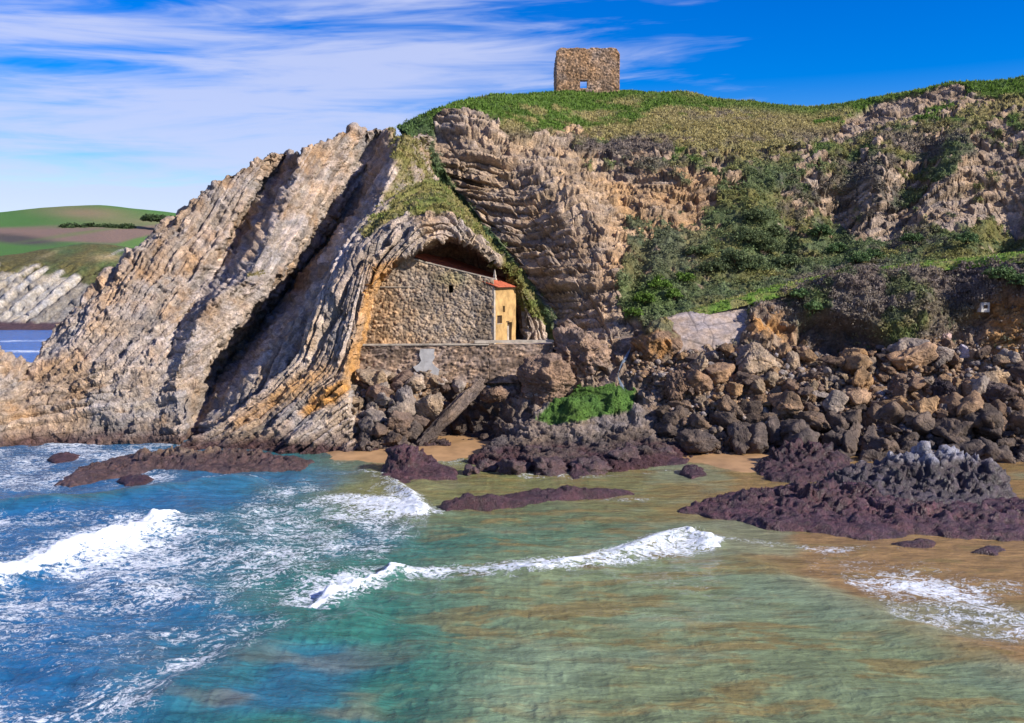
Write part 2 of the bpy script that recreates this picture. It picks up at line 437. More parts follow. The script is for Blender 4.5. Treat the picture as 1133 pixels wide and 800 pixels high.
# metres across the beds measured from the inner rim outwards
acr = np.concatenate([[np.zeros(G.shape[1])], np.cumsum(np.linalg.norm(np.diff(G[:, :, ::2], axis=0), axis=2), axis=0)])
along = np.broadcast_to(tt*0.105, px.shape)
rim = int(cum[4])
sA = acr-acr[nvs[0]][None, :]+0.35*fbm(G, 0.25, 3, 5)
dA, hj, hb = strata(sA, along+0.15*sA, 0.60, 3.2, 23, gt=.6)
dB, _, _ = strata(sA, along*0.5, 2.1, 9.0, 29, gt=.4)
front = sstep(14, 30, row+0*px)*(1-sstep(rim+6, rim+40, row+0*px))
inner = sstep(rim-2, rim+14, row+0*px)
D = 0.12*facets(G, 0.5, 221)+0.12*facets(G, 1.2, 222)+(0.80*dA+0.75*dB)*(0.35+0.65*front)+0.45*fbm(G, 0.15, 3, 62)*(1-0.6*inner)+0.15*fbm(G, 1.7, 4, 72)+0.2*fbm(G, 0.6, 4, 74, ridged=True)
# the long dark split below the crest of the left limb
ld, sd_, _ = line_dist(px, py, [(428, 268), (405, 280), (388, 300), (372, 345), (345, 395)])
D = D-1.1*np.exp(-(ld/3.2)**2)*front
G = G+nrm*D[..., None]
col = tone(hj, hb, G, 2)
col = mixc(col, TAN*1.1, 0.4*sstep(-.2, .3, fbm(G, .3, 3, 101)))
och = (1.1*poly_mask(px, py, [(416, 292), (442, 285), (425, 320), (412, 350), (404, 385), (398, 420), (372, 445), (330, 458), (345, 438), (380, 420), (390, 375), (402, 330)], 4)
       + 0.75*blob(px, py, 330, 425, 60, 11, -27)+0.5*blob(px, py, 280, 458, 40, 8, -27))
och = np.clip(och, 0, 1)*(0.75+0.5*fbm(G, .7, 3, 66))
col = mixc(col, OCHRE*1.15, np.clip(och, 0, 1))
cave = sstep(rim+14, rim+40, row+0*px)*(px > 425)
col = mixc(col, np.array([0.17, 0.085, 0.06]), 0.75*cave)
lowm = sstep(462, 505, py)
col = mixc(col, BROWN, 0.35*lowm)
wet = 1-sstep(0.3, 2.0, G[..., 2]+0.8*fbm(G, 0.5, 3, 6))
col = mixc(col, PURP*1.1, wet*0.9)
gr = poly_mask(px, py, [(396, 258), (441, 212), (480, 190), (500, 200), (545, 252), (585, 305), (612, 350), (600, 362), (585, 345), (560, 303), (530, 258), (500, 238), (440, 238), (405, 268)], 7)
gr = sstep(0.32, 0.62, gr*0.8+0.30*fbm(G, 0.5, 4, 34))*np.clip(gr*2, 0, 1)
gcol = mixc(np.broadcast_to(OLIVE*1.1, G.shape), STRAW, sstep(-.1, .5, fbm(G, .9, 3, 45)))
gcol = mixc(gcol, GREEN, 0.5*sstep(0, .5, fbm(G, .5, 3, 46)))
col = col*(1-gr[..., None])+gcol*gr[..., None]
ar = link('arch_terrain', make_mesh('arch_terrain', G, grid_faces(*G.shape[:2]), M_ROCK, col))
tag(ar, 'curved rock fold arching over the stone chapel', kind='structure')
TUFTS.append((G, nrm, gcol, gr*0.8, 0.32, 'grass'))

# ================================================================== MAIN CLIFF
M = [
 [(440, 141, 158), (446, 145, 152), (468, 178, 143.5), (489, 215, 146), (518, 255, 141), (552, 300, 134), (586, 345, 126), (605, 385, 119)],
 [(452, 134, 158), (462, 150, 152), (478, 180, 144.5), (500, 215, 145.5), (528, 255, 140), (563, 300, 133), (596, 345, 125), (612, 385, 118)],
 [(478, 122, 158), (484, 140, 154), (500, 180, 144.5), (520, 215, 144), (548, 255, 138), (578, 300, 131), (606, 345, 123), (622, 388, 116)],
 [(500, 113, 160), (506, 128, 154), (522, 165, 145.5), (542, 205, 143), (572, 255, 136), (600, 300, 129), (622, 345, 120.5), (635, 390, 113.5)],
 [(520, 108, 163), (532, 128, 154), (548, 165, 146), (568, 205, 141), (598, 255, 133.5), (622, 300, 126), (640, 345, 118), (652, 388, 112)],
 [(555, 105, 168), (566, 135, 155), (585, 172, 146), (605, 210, 139), (630, 255, 131), (650, 300, 123.5), (664, 340, 117), (672, 382, 112)],
 [(600, 102, 176), (612, 150, 155), (632, 190, 143.5), (650, 225, 136), (668, 262, 129), (682, 300, 122.5), (694, 335, 117), (700, 378, 112)],
 [(645, 100, 182), (665, 160, 156), (690, 198, 144), (704, 235, 136.5), (716, 270, 129.5), (724, 305, 123), (730, 332, 118), (735, 362, 113)],
 [(700, 99, 184), (728, 158, 154), (752, 190, 142), (768, 235, 136.5), (780, 270, 131), (787, 305, 124.5), (792, 326, 119.5), (795, 341, 115.5)],
 [(760, 102, 184), (798, 160, 153), (818, 190, 143), (833, 235, 138.5), (843, 270, 133), (850, 300, 126.5), (853, 312, 123), (855, 323, 117)],
 [(830, 112, 182), (868, 162, 152), (890, 192, 143), (902, 235, 139), (908, 265, 134.5), (914, 288, 127.5), (917, 298, 123), (918, 308, 118)],
 [(900, 119, 180), (936, 162, 151), (955, 195, 142), (968, 235, 138.5), (980, 260, 134), (988, 280, 127.5), (991, 289, 123.5), (992, 299, 118)],
 [(960, 108, 176), (996, 150, 150), (1016, 192, 141), (1028, 232, 137), (1038, 256, 132), (1044, 273, 125.5), (1047, 282, 122), (1048, 292, 117)],
 [(1050, 92, 168), (1070, 145, 149), (1080, 190, 140), (1085, 228, 135.5), (1089, 251, 129.5), (1092, 267, 123.5), (1094, 277, 120), (1095, 287, 115)],
 [(1133, 84, 162), (1140, 140, 145), (1145, 185, 137), (1148, 225, 132.5), (1150, 248, 126.5), (1150, 262, 121), (1150, 271, 118), (1150, 281, 113)],
 [(1240, 76, 158), (1245, 135, 141), (1250, 185, 133), (1250, 225, 129), (1250, 248, 123.5), (1250, 258, 120), (1250, 266, 115), (1250, 275, 111)],
 [(1380, 70, 160), (1380, 140, 148), (1380, 190, 138), (1380, 225, 131), (1380, 248, 123), (1380, 255, 117), (1380, 262, 112), (1380, 270, 108)],
]
Mc = []
for c in M:
    pts = [P(*q) for q in c]
    pts = [back(pts[0], 90, -9), back(pts[0], 22, -1.2)]+pts+[pts[-1]+np.array([0, -2.0, -2.5])]
    Mc.append(pts)
G, U = sheet(Mc, 560, 1050, 2.5, 2.5)
nrm = normals(G); px, py = proj(G)
rowi = np.arange(G.shape[0])[:, None]+0*px
vis = (G[..., 1] < 186)
x, z = G[..., 0], G[..., 2]
# bedding slope integrated along x: dips down to the right, flattens at the nose, climbs to the right
xs = np.array([-40, -16, -4, 4, 12, 22, 34, 50, 80, 120]); sl = np.array([-.1, -.30, -.12, .10, .02, .10, .30, .36, .34, .3])
xf = np.linspace(-60, 130, 600); fz = np.cumsum(np.interp(xf, xs, sl))*(xf[1]-xf[0])
s = z-np.interp(x, xf, fz)+1.0*fbm(G, 0.08, 3, 12)+0.2*fbm(G, 0.5, 2, 15)
dA, hj, hb = strata(s, x+0.3*G[..., 1]+0.2*z, 0.85, 2.3, 43, gt=0.55)
dB, _, _ = strata(s, x+0.3*G[..., 1], 3.0, 7.5, 49, gt=0.5)
# green and scrub masks
topveg = poly_mask(px, py, [(425, 140), (500, 100), (545, 90), (690, 85), (800, 90), (900, 105), (960, 95), (1050, 80), (1260, 60), (1400, 60), (1400, 130), (1140, 104), (1085, 105), (1050, 96), (960, 116), (930, 140), (870, 158), (800, 165), (740, 165), (700, 168), (655, 165), (610, 152), (565, 160), (548, 128), (515, 118), (485, 126), (460, 148)], 6)
topveg = np.maximum(topveg, (~vis)*1.0)
band = poly_mask(px, py, [(1400, 110), (1140, 112), (1085, 118), (1000, 150), (930, 165), (880, 185), (880, 215), (940, 195), (1000, 190), (1133, 150), (1400, 150)], 10)
lowveg = poly_mask(px, py, [(690, 350), (684, 300), (715, 268), (770, 240), (830, 205), (860, 225), (880, 255), (930, 265), (1000, 262), (1060, 262), (1400, 235), (1400, 300), (1133, 295), (992, 305), (820, 340), (740, 375)], 9)
mixv = poly_mask(px, py, [(760, 190), (860, 180), (1140, 130), (1400, 130), (1400, 260), (1000, 275), (700, 330), (690, 240), (720, 200)], 20)
gully = poly_mask(px, py, [(435, 138), (470, 128), (482, 140), (480, 165), (500, 200), (535, 245), (575, 292), (607, 342), (620, 380), (600, 380), (575, 330), (530, 268), (490, 218), (466, 180)], 4)
gn = fbm(G, 0.16, 4, 35); gn2 = fbm(G, 0.7, 4, 36)
veg = 0.9*topveg+0.55*band*sstep(-.4, .2, gn+.5*gn2)+0.76*lowveg*(0.55+0.7*sstep(-.3, .3, gn+.3*gn2))+0.72*mixv*sstep(-.30, .30, gn+0.9*gn2)+0.8*gully
ledge = sstep(0.35, 0.7, nrm[..., 2])
rimv = poly_mask(px, py, [(600, 148), (700, 160), (900, 150), (960, 120), (1150, 105), (1400, 100), (1400, 175), (1100, 165), (960, 185), (860, 200), (760, 196), (690, 196), (640, 178)], 12)
veg = veg+0.42*rimv*sstep(-.5, .25, gn2+.4*gn)+0.36*gn2+0.14*ledge+0.07*sstep(640, 800, px)
rocky = (0.9*blob(px, py, 575, 160, 40, 8, 10)+0.75*poly_mask(px, py, [(590, 150), (640, 138), (655, 155), (600, 168)], 4)
         + 0.8*poly_mask(px, py, [(925, 135), (960, 118), (1060, 92), (1078, 95), (1010, 128), (960, 145), (930, 150)], 3)
         + 0.55*poly_mask(px, py, [(890, 180), (985, 160), (975, 200), (950, 240), (905, 215)], 8)
         + 0.55*poly_mask(px, py, [(1085, 165), (1150, 135), (1150, 200), (1060, 260), (1000, 250), (1020, 215)], 8)
         + 0.4*poly_mask(px, py, [(700, 190), (800, 180), (830, 200), (760, 245), (715, 262), (705, 225)], 8))
veg = sstep(0.42, 0.60, veg-rocky)
left = 1-sstep(640, 700, px)
vertic = 0.35*fbm(np.stack([x*0.9, G[..., 1]*0.9, z*0.12], -1), 0.5, 3, 81, ridged=True)
bedded = 0.85+0.15*(1-sstep(630, 700, px))+0.35*blob(px, py, 940, 200, 60, 40)
rockD = (1.0+0.6*bedded)*dA+(0.9+.6*bedded)*dB+0.16*fbm(G, 1.5, 4, 76)+(0.8-0.6*bedded)*facets(G, 0.26, 231)+0.22*facets(G, 0.9, 232)
clump = np.abs(fbm(G, 0.55, 4, 77))*1.1+0.25*fbm(G, 1.9, 3, 78)
big = 1.5*fbm(G, 0.07, 3, 79)*sstep(150, 200, py)+0.35*fbm(G, 0.15, 3, 80)
topflat = topveg*(1-sstep(125, 165, py))
D = lerp(rockD, clump*(1-0.6*topflat), veg)+big*(1-0.8*gully)
# gullies and overhangs that hold the shade on the right-hand face
for (cx, cy, rx, ry, rot, amp) in ((938, 222, 24, 52, 22, -2.9), (1008, 200, 20, 48, 28, -2.5), (1118, 245, 26, 42, 20, -3.2), (872, 262, 13, 26, 0, -2.4), (707, 300, 9, 40, 12, -1.5), (760, 225, 15, 30, -20, -1.2),
                                   (640, 235, 20, 60, -15, 1.0), (1060, 175, 25, 35, 15, 1.8), (830, 245, 22, 45, 20, 1.6), (965, 190, 20, 35, 15, 1.5), (575, 225, 20, 50, -20, -1.0)):
    D = D+amp*blob(px, py, cx, cy, rx, ry, rot)
D = D*(1-sstep(184, 190, G[..., 1]))
G = G+nrm*D[..., None]
col = tone(hj, hb, G, 3)
col = mixc(col, OCHRE*1.1, np.clip((0.65*blob(px, py, 690, 262, 42, 60, 0)+0.45*blob(px, py, 765, 210, 50, 35)+0.5*blob(px, py, 900, 245, 25, 20)+.4*blob(px, py, 740, 300, 30, 30))*(0.8+1.1*fbm(G, .25, 4, 103)), 0, 0.9))
col = mixc(col, TAN*1.15, 0.5*blob(px, py, 600, 200, 90, 70)*sstep(-.3, .3, fbm(G, .4, 3, 104)))
col = mixc(col, TAN*np.array([1.15, 1.0, .78]), 0.35+0*px)
col = mixc(col, BROWN*1.2, 0.10+0.35*sstep(-.1, .4, fbm(G, .2, 4, 105))+0.10*sstep(720, 850, px))
col = mixc(col, np.array([.10, .085, .07]), 0.35*sstep(700, 860, px)*sstep(-.1, .4, fbm(G, .5, 4, 106)))
v1 = fbm(G, 0.10, 4, 110); v2 = fbm(G, 0.6, 4, 111); v3 = fbm(G, 0.25, 4, 112)
g_top = mixc(np.broadcast_to(GREEN*1.1, G.shape), STRAW*1.2, np.clip(sstep(-.05, .35, v3+0.25*v2+0.0030*(px-650)*(px < 900)+0.012*(py-118)*(py < 160))*0.95, 0, 1))
g_top = mixc(g_top, HEATH*1.05, np.clip(1.1*sstep(-.12, .25, v1+.5*v2)*sstep(135, 165, py)+0.8*blob(px, py, 810, 128, 60, 9)*sstep(-.2, .2, v2), 0, .95))
g_top = mixc(g_top, GREEN*1.1, 0.85*np.exp(-((py-np.interp(px, [400, 545, 690, 830, 900, 960, 1050, 1133, 1300], [150, 112, 104, 116, 123, 112, 97, 90, 80]))/6.0)**2))
g_low = mixc(np.broadcast_to(BGREEN*0.95, G.shape), OLIVE*1.1, sstep(-.1, .4, v3+.3*v2))
g_low = mixc(g_low, DGREEN*1.3, 0.6*sstep(0, .4, v2))
g_low = mixc(g_low, GREEN*1.1, np.clip(0.9*blob(px, py, 705, 325, 35, 25), 0, 1))
g_low = mixc(g_low, HEATH*0.95, 0.85*sstep(-.15, .25, v1+.4*v2)*(.35+.65*sstep(780, 880, px)))
gw = np.clip(sstep(165, 215, py-0.12*(px-700)*(px > 700)*-1)*1.0, 0, 1)
gcol = g_top*(1-gw[..., None])+g_low*gw[..., None]
gcol = mixc(gcol, DGREEN*1.5, 0.8*gully)  # darker green painted in for the gully's shade
col = col*(1-veg[..., None])+gcol*veg[..., None]*0.8
cl = link('cliff_terrain', make_mesh('cliff_terrain', G, grid_faces(*G.shape[:2]), M_ROCK, col))
tag(cl, 'layered sea cliff with grass along its top and scrub on its ledges', kind='structure')
TUFTS.append((G, nrm, gcol, veg*(G[..., 1] < 187)*(0.35+0.65*topveg)*(py < 215), 0.42, 'grass'))
TUFTS.append((G, nrm, gcol, veg*(G[..., 1] < 187)*(py > 135)*(0.55+0.45*(py > 185))*(1-0.6*gully), 0.6, 'scrub'))
CLIFF = (G, nrm, px, py)

# ================================================================== TRACK (grassy ledge) and BANK, boulder slope and shore
TR = [(715, 360, 115.5), (735, 350, 115.6), (795, 334, 116), (855, 319, 116.5), (918, 304.5, 117), (992, 295, 117), (1048, 288.5, 116), (1095, 283.5, 114), (1150, 278, 112), (1250, 271, 110), (1380, 266, 107)]
SB = [
 # x: columns from the track's outer edge down to the water
 [(355, 425, 108), (362, 450, 105), (366, 470, 102), (368, 490, 100), (370, 503, 98.3)],
 [(395, 405, 108.3), (396, 425, 106), (400, 450, 103), (405, 475, 100.5), (410, 503, 98)],
 [(440, 405, 108.3), (440, 425, 106), (442, 450, 103), (445, 475, 100.5), (450, 502, 98)],
 [(468, 405, 108.3), (468, 425, 106.8), (468, 443, 106.5), (470, 480, 106), (472, 496, 100)],
 [(500, 402, 108.8), (500, 420, 108), (500, 438, 108.5), (500, 482, 108.5), (500, 495, 101)],
 [(525, 400, 109.5), (525, 418, 108.6), (526, 440, 108), (530, 480, 106), (530, 497, 100)],
 [(575, 392, 112.5), (578, 415, 109.3), (577, 445, 106), (575, 480, 102.5), (575, 504, 99)],
 [(640, 382, 112.5), (640, 405, 109.5), (642, 430, 106.5), (643, 470, 103), (645, 508, 98.5)],
 [(700, 371, 112.3), (703, 395, 109), (708, 425, 105.5), (712, 455, 103), (720, 500, 98.5)],
 [(735, 384, 109.5), (745, 398, 107.8), (750, 420, 105), (755, 450, 101.5), (765, 505, 95.8)],
 [(790, 381, 110), (795, 396, 108), (800, 420, 105), (805, 455, 101), (810, 506, 95.5)],
 [(826, 345, 113.5), (828, 378, 109.5), (836, 396, 107), (850, 440, 102), (860, 512, 95)],
 [(860, 322, 115.5), (862, 352, 112), (872, 392, 108.3), (895, 440, 102.5), (905, 515, 94.5)],
 [(918, 308, 116.2), (920, 345, 112), (925, 376, 110.5), (945, 440, 102.5), (950, 520, 94)],
 [(992, 299, 116.2), (990, 340, 111), (985, 384, 108.5), (1000, 440, 102), (1005, 525, 93.5)],
 [(1048, 292.5, 115.2), (1045, 335, 111.5), (1042, 372, 109), (1060, 435, 101.5), (1065, 528, 93)],
 [(1095, 287.5, 113.2), (1095, 330, 109), (1092, 380, 107.5), (1110, 440, 100.5), (1115, 530, 92.5)],
 [(1150, 282, 111.2), (1150, 330, 107), (1152, 400, 105), (1160, 450, 98.5), (1165, 535, 92)],
 [(1250, 275, 109.2), (1250, 330, 105), (1255, 400, 102), (1260, 450, 97), (1265, 540, 91)],
 [(1380, 270, 106.2), (1380, 330, 102), (1385, 400, 99), (1390, 450, 95), (1390, 540, 90)],
]
Sc = []
for j, c in enumerate(SB):
    pts = [P(*q) for q in c]
    pts = [pts[0]+np.array([0, 2.2, -0.15]) if j >= 11 else pts[0]+np.array([0, 3.0, 0])] + pts+[pts[-1]+np.array([0, -3.5, -2.2])]
    Sc.append(pts)
G, U = sheet(Sc, 340, 1080, 2.0, 2.5)
nrm = normals(G); px, py = proj(G)
x, z = G[..., 0], G[..., 2]
edge = np.interp(px, [350, 400, 500, 735, 826, 860, 918, 992, 1048, 1095, 1150, 1380], [395, 395, 390, 376, 345, 322, 308, 299, 292, 287, 282, 270])
bankbot = np.interp(px, [500, 800, 840, 880, 925, 985, 1042, 1092, 1150, 1380], [380, 376, 352, 362, 372, 384, 372, 382, 400, 400])
bank = sstep(-3, 3, bankbot-py)*sstep(815, 840, px)
grassedge = (1-sstep(1, 5, py-edge))*sstep(800, 850, px)
topt = sstep(-6, 6, edge+2-py)
f1, f21, cid = cells(G*0.42, 131); g1, g21, gid = cells(G*0.95, 141)
boul = 1.25*(0.62-f1)*(0.5+cid)+0.55*(0.6-g1)*(0.4+gid)-0.25*(1-sstep(0, .15, f21))
# strata in the hollow at the right and under the overhang
s = z*0.9-0.35*x+0.5*fbm(G, .2, 3, 133); dS, hj, hb = strata(s, x, 0.5, 2.5, 137)
clump = np.abs(fbm(G, 0.5, 4, 143))*1.5+0.3*fbm(G, 1.7, 3, 144)
rockD = 0.8*facets(G, 0.38, 241)+0.5*facets(G, 0.9, 242)+0.25*fbm(G, 1.6, 4, 145)-0.4
D = lerp(rockD, clump+0.2, bank)
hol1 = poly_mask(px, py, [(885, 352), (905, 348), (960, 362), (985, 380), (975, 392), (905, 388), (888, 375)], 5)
hol2 = poly_mask(px, py, [(1075, 345), (1110, 322), (1150, 330), (1250, 330), (1250, 395), (1100, 392), (1040, 375)], 6)
D = D-2.6*hol1-2.4*hol2+0.35*dS*(hol1+hol2)
D = D+1.7*blob(px, py, 945, 322, 40, 24)+1.3*blob(px, py, 1010, 335, 22, 28)-1.0*blob(px, py, 870, 345, 12, 16)+1.0*blob(px, py, 838, 360, 14, 22)-1.5*blob(px, py, 1062, 340, 12, 22, 20)
MOSSP = [(588, 466), (612, 440), (640, 426), (692, 420), (704, 434), (700, 452), (650, 466), (612, 474)]
moss = sstep(.45, .6, poly_mask(px, py, MOSSP, 12)*.85+.55*fbm(G, .9, 4, 3))
D = D*(1-0.92*topt)*(1-.75*moss)
G = G+nrm*D[..., None]
rc = tone(h1((gid*1000).astype(int)), h1((cid*999).astype(int)), G, 4)
rc = mixc(rc, BROWN*1.25, 0.6+0*px)
rc = mixc(rc, OCHRE*0.95, np.clip(0.9*blob(px, py, 850, 360, 32, 26)*sstep(-.3, .1, fbm(G, .4, 3, 151))+0.8*hol2*sstep(0.0, .4, fbm(G, .15, 2, 152))+0.45*blob(px, py, 1000, 370, 40, 15), 0, 1))
rc = mixc(rc, DARK*1.2, hol1*0.8)  # recess under the overhang darkened in the colour, standing in for shade
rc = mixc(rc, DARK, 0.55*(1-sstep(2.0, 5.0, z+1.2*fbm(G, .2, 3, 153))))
rc = mixc(rc, PURP, 0.8*(1-sstep(0.3, 1.3, z+.5*fbm(G, .5, 3, 154))))
v2 = fbm(G, .6, 4, 155); v3 = fbm(G, .18, 4, 156)
bc = mixc(np.broadcast_to(HEATH*0.95, G.shape), np.array([0.20, 0.165, 0.13]), sstep(-.2, .4, v2))
bc = mixc(bc, OLIVE, np.clip(0.7*sstep(0.05, .4, v3)+0.8*blob(px, py, 975, 372, 30, 14)+0.4*blob(px, py, 1060, 345, 40, 12), 0, 1))
bc = mixc(bc, DGREEN*1.4, 0.6*sstep(0.1, .4, v3-v2)+0.5*blob(px, py, 895, 355, 18, 22))
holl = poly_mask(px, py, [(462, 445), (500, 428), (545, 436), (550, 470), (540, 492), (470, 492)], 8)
rc = mixc(rc, DARK*0.9, 0.75*holl)  # shade of the hollow under the terrace painted into the rock colour
rc = mixc(rc, (0.07, 0.14, 0.025), moss)
veg = bank*(1-0.85*hol2)*(1-0.9*hol1)
veg = veg*(1-0.75*blob(px, py, 850, 358, 26, 22))
veg = np.maximum(veg, 0.9*poly_mask(px, py, [(735, 378), (826, 372), (830, 384), (790, 394), (745, 392)], 4)*sstep(-.3, .3, v2))
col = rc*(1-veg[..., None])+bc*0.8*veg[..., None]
trackc = mixc(np.broadcast_to(GREEN*1.35, G.shape), STRAW, 0.7*sstep(-.1, .3, fbm(G, .7, 3, 157)))
gm = np.maximum(grassedge, topt*(px > 800))
col = col*(1-gm[..., None])+trackc*gm[..., None]
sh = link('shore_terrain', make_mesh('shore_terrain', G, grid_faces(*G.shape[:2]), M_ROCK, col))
tag(sh, 'scrub bank and stony slope running down to the shore rocks', kind='structure')
TUFTS.append((G, nrm, bc, veg*(1-gm)*(py > edge), 0.6, 'scrub'))
TUFTS.append((G, nrm, bc, veg*(1-gm)*(py > edge)*0.6, 0.5, 'grass'))
TUFTS.append((G, nrm, trackc*1.1, gm*0.8, 0.3, 'grass'))
SHORE = (G, nrm, px, py)
TUFTS.append((G, nrm, np.broadcast_to(np.array([0.10, 0.20, 0.035]), G.shape), moss*.7, 0.10, 'grass'))
# grass verge of the track, rising to the foot of the cliff
vc = []
for (a_, b_, d_) in TR:
    p0 = P(a_, b_, d_)
    vc.append([p0+np.array([0, -2.6, -1.0]), p0+np.array([0, -1.9, -0.1]), p0+np.array([0, -0.6, 0.0]), p0+np.array([0, .8, 0.02]), p0+np.array([0, 3.0, 0.0])])
G, U = sheet(vc, 60, 500, 1.5, 3)
nrm = normals(G); px, py = proj(G)
G = G+nrm*(0.12*fbm(G, .6, 4, 161)+0.1*fbm(G, 2, 3, 162))[..., None]
vcol = mixc(np.broadcast_to(GREEN*1.4, G.shape), STRAW*1.0, 0.75*sstep(-.15, .3, fbm(G, .5, 4, 163)))
tk = link('grassy_path', make_mesh('grassy_path', G, grid_faces(*G.shape[:2]), M_SOIL, vcol))
tag(tk, 'narrow green grassy path crossing the foot of the cliff', kind='structure')
TUFTS.append((G, nrm, vcol*1.1, np.ones(px.shape)*0.8, 0.28, 'grass'))
# concrete ramp
rp = [[P(722, 360, 112.6)+np.array([0, 2, 0]), P(722, 362, 112.3), P(728, 382, 109.3), P(728, 400, 109.0)],
      [P(760, 349, 114.2)+np.array([0, 2, 0]), P(760, 350, 113.8), P(765, 380, 109.6), P(765, 400, 109.2)],
      [P(800, 341, 115)+np.array([0, 2, 0]), P(800, 341, 114.8), P(800, 377, 110.2), P(800, 396, 109.8)],
      [P(834, 334, 115.8)+np.array([0, 2, 0]), P(834, 336, 115.4), P(834, 368, 111.4), P(834, 388, 110.9)]]
for r_ in rp:
    for q_ in r_: q_ += np.array([0, 0, 0.5])
G, U = sheet(rp, 60, 120, 1, 1)
nrm = normals(G)
cr = cells(G*np.array([0.35, 0.35, 0.35]), 171)[1]
G = G+nrm*(0.05*fbm(G, 1.0, 4, 172)-0.06*(1-sstep(0, .05, cr)))[..., None]
rcx = mixc(np.broadcast_to(np.array([0.33, 0.27, 0.235]), G.shape), BROWN, 0.35*sstep(-.1, .4, fbm(G, .5, 4, 173)))
rcx = rcx*(1-0.45*(1-sstep(0, .05, cr)))[..., None]
rmp = link('concrete_path', make_mesh('concrete_path', G, grid_faces(*G.shape[:2]), M_STONE, rcx))
tag(rmp, 'cracked pinkish concrete ramp below the track', kind='structure')

# ================================================================== FAR COAST
def far_sheet(name, label, colsp, nv, nu, colfn, disp, mat=M_SOIL):
    G, U = sheet(colsp, nv, nu, 2, 3)
    nrm = normals(G); px, py = proj(G)
    G = G+nrm*disp(G, px, py)[..., None]
    o = link(name, make_mesh(name, G, grid_faces(*G.shape[:2]), mat, colfn(G, px, py)))
    return tag(o, label, kind='structure'), G, nrm
hc = []
for (x_, y_) in ((-500, 262), (-250, 240), (-60, 236), (0, 234), (60, 228), (110, 225.5), (160, 230), (200, 236), (300, 252), (420, 280), (600, 300)):
    p0 = P(x_, y_, 950)
    hc.append([p0+np.array([0, 400, -20]), p0, P(x_, y_+(300-y_)*0.3, 760), P(x_, y_+(300-y_)*0.6, 600), P(x_, 300, 470), P(x_, 330, 420)])
def hillcol(G, px, py):
    c = mixc(np.broadcast_to(np.array([0.065, 0.16, 0.03]), G.shape), np.array([0.22, 0.17, 0.09]), np.clip(0.9*blob(px, py, 95, 236, 50, 8, 4)+0.6*blob(px, py, 190, 246, 60, 4)+0.3*fbm(G, .006, 3, 1), 0, 1))
    c = mixc(c, np.array([0.20, 0.135, 0.10]), sstep(247, 254, py+3*fbm(G, .01, 3, 2))*(1-sstep(262, 268, py-0.03*px)))
    c = mixc(c, np.array([0.07, 0.06, 0.05]), sstep(.1, .9, blob(px, py, 20, 265, 50, 6, 5)))
    c = mixc(c, np.array([0.10, 0.19, 0.04]), sstep(.3, .6, blob(px, py, 165, 268, 45, 8, -8)))
    c = mixc(c, np.array([0.10, 0.17, 0.04]), 0.6*np.clip(blob(px, py, 100, 256.5, 90, 1.5, -8), 0, 1))
    return c
far_sheet('far_hill', 'green rounded hill with brown fields across the bay', hc, 160, 400, hillcol, lambda G, px, py: 1.2*fbm(G, .02, 4, 5))
nc = []
for (x_, y_, d0) in ((-500, 290, 380), (-250, 288, 385), (-40, 287, 392), (0, 283, 395), (40, 276, 398), (90, 268, 402), (130, 271, 402), (175, 280, 398), (230, 310, 392), (330, 345, 385)):
    top = P(x_, y_, d0)
    nc.append([top+np.array([0, 60, -9]), top+np.array([0, 14, -1]), top, P(x_, lerp(y_, 365, .28), d0-22), P(x_, lerp(y_, 365, .65), 368), P(x_, 362, 358), P(x_, 371, 345), P(x_, 374, 338)])
def ncfields(G):
    a = math.radians(47); x, z = G[..., 0], G[..., 2]
    s = math.sin(a)*x-math.cos(a)*z*1.0+1.2*fbm(G, .05, 3, 6)
    return s, x*math.cos(a)+z*math.sin(a)
def ncdisp(G, px, py):
    s, t = ncfields(G); d, _, _ = strata(s, t, 3.4, 14, 181)
    m = sstep(285, 300, py)*(1-sstep(352, 360, py))
    return 2.4*d*m+0.5*fbm(G, .15, 4, 7)+0.5*facets(G, .3, 252)*m
def nccol(G, px, py):
    s, t = ncfields(G); _, hj, hb = strata(s, t, 3.4, 14, 181)
    c = np.array([0.40, 0.36, 0.30])*(0.45+0.8*hb[..., None])
    g = sstep(0.45, 0.6, (1-sstep(285, 318, py-0.05*px))+0.35*fbm(G, .12, 4, 8)+0.5*blob(px, py, 100, 300, 40, 14, 10)-0.35*sstep(.5, .8, hb))
    gc = mixc(np.broadcast_to(np.array([0.10, 0.09, 0.035]), G.shape), DGREEN*1.3, sstep(-.2, .4, fbm(G, .08, 4, 9)))
    gc = mixc(gc, np.array([0.33, 0.26, 0.13]), np.clip(0.9*blob(px, py, 120, 285, 18, 4)+.5*blob(px, py, 55, 281, 14, 2, -20), 0, 1))
    c = c*(1-g[..., None])+gc*g[..., None]
    return mixc(c, np.array([0.075, 0.045, 0.055]), sstep(352, 358, py+3*fbm(G, .3, 3, 10)))
far_sheet('far_headland_terrain', 'low headland of slanting white rock slabs across the inlet', nc, 150, 420, nccol, ncdisp, M_ROCK)
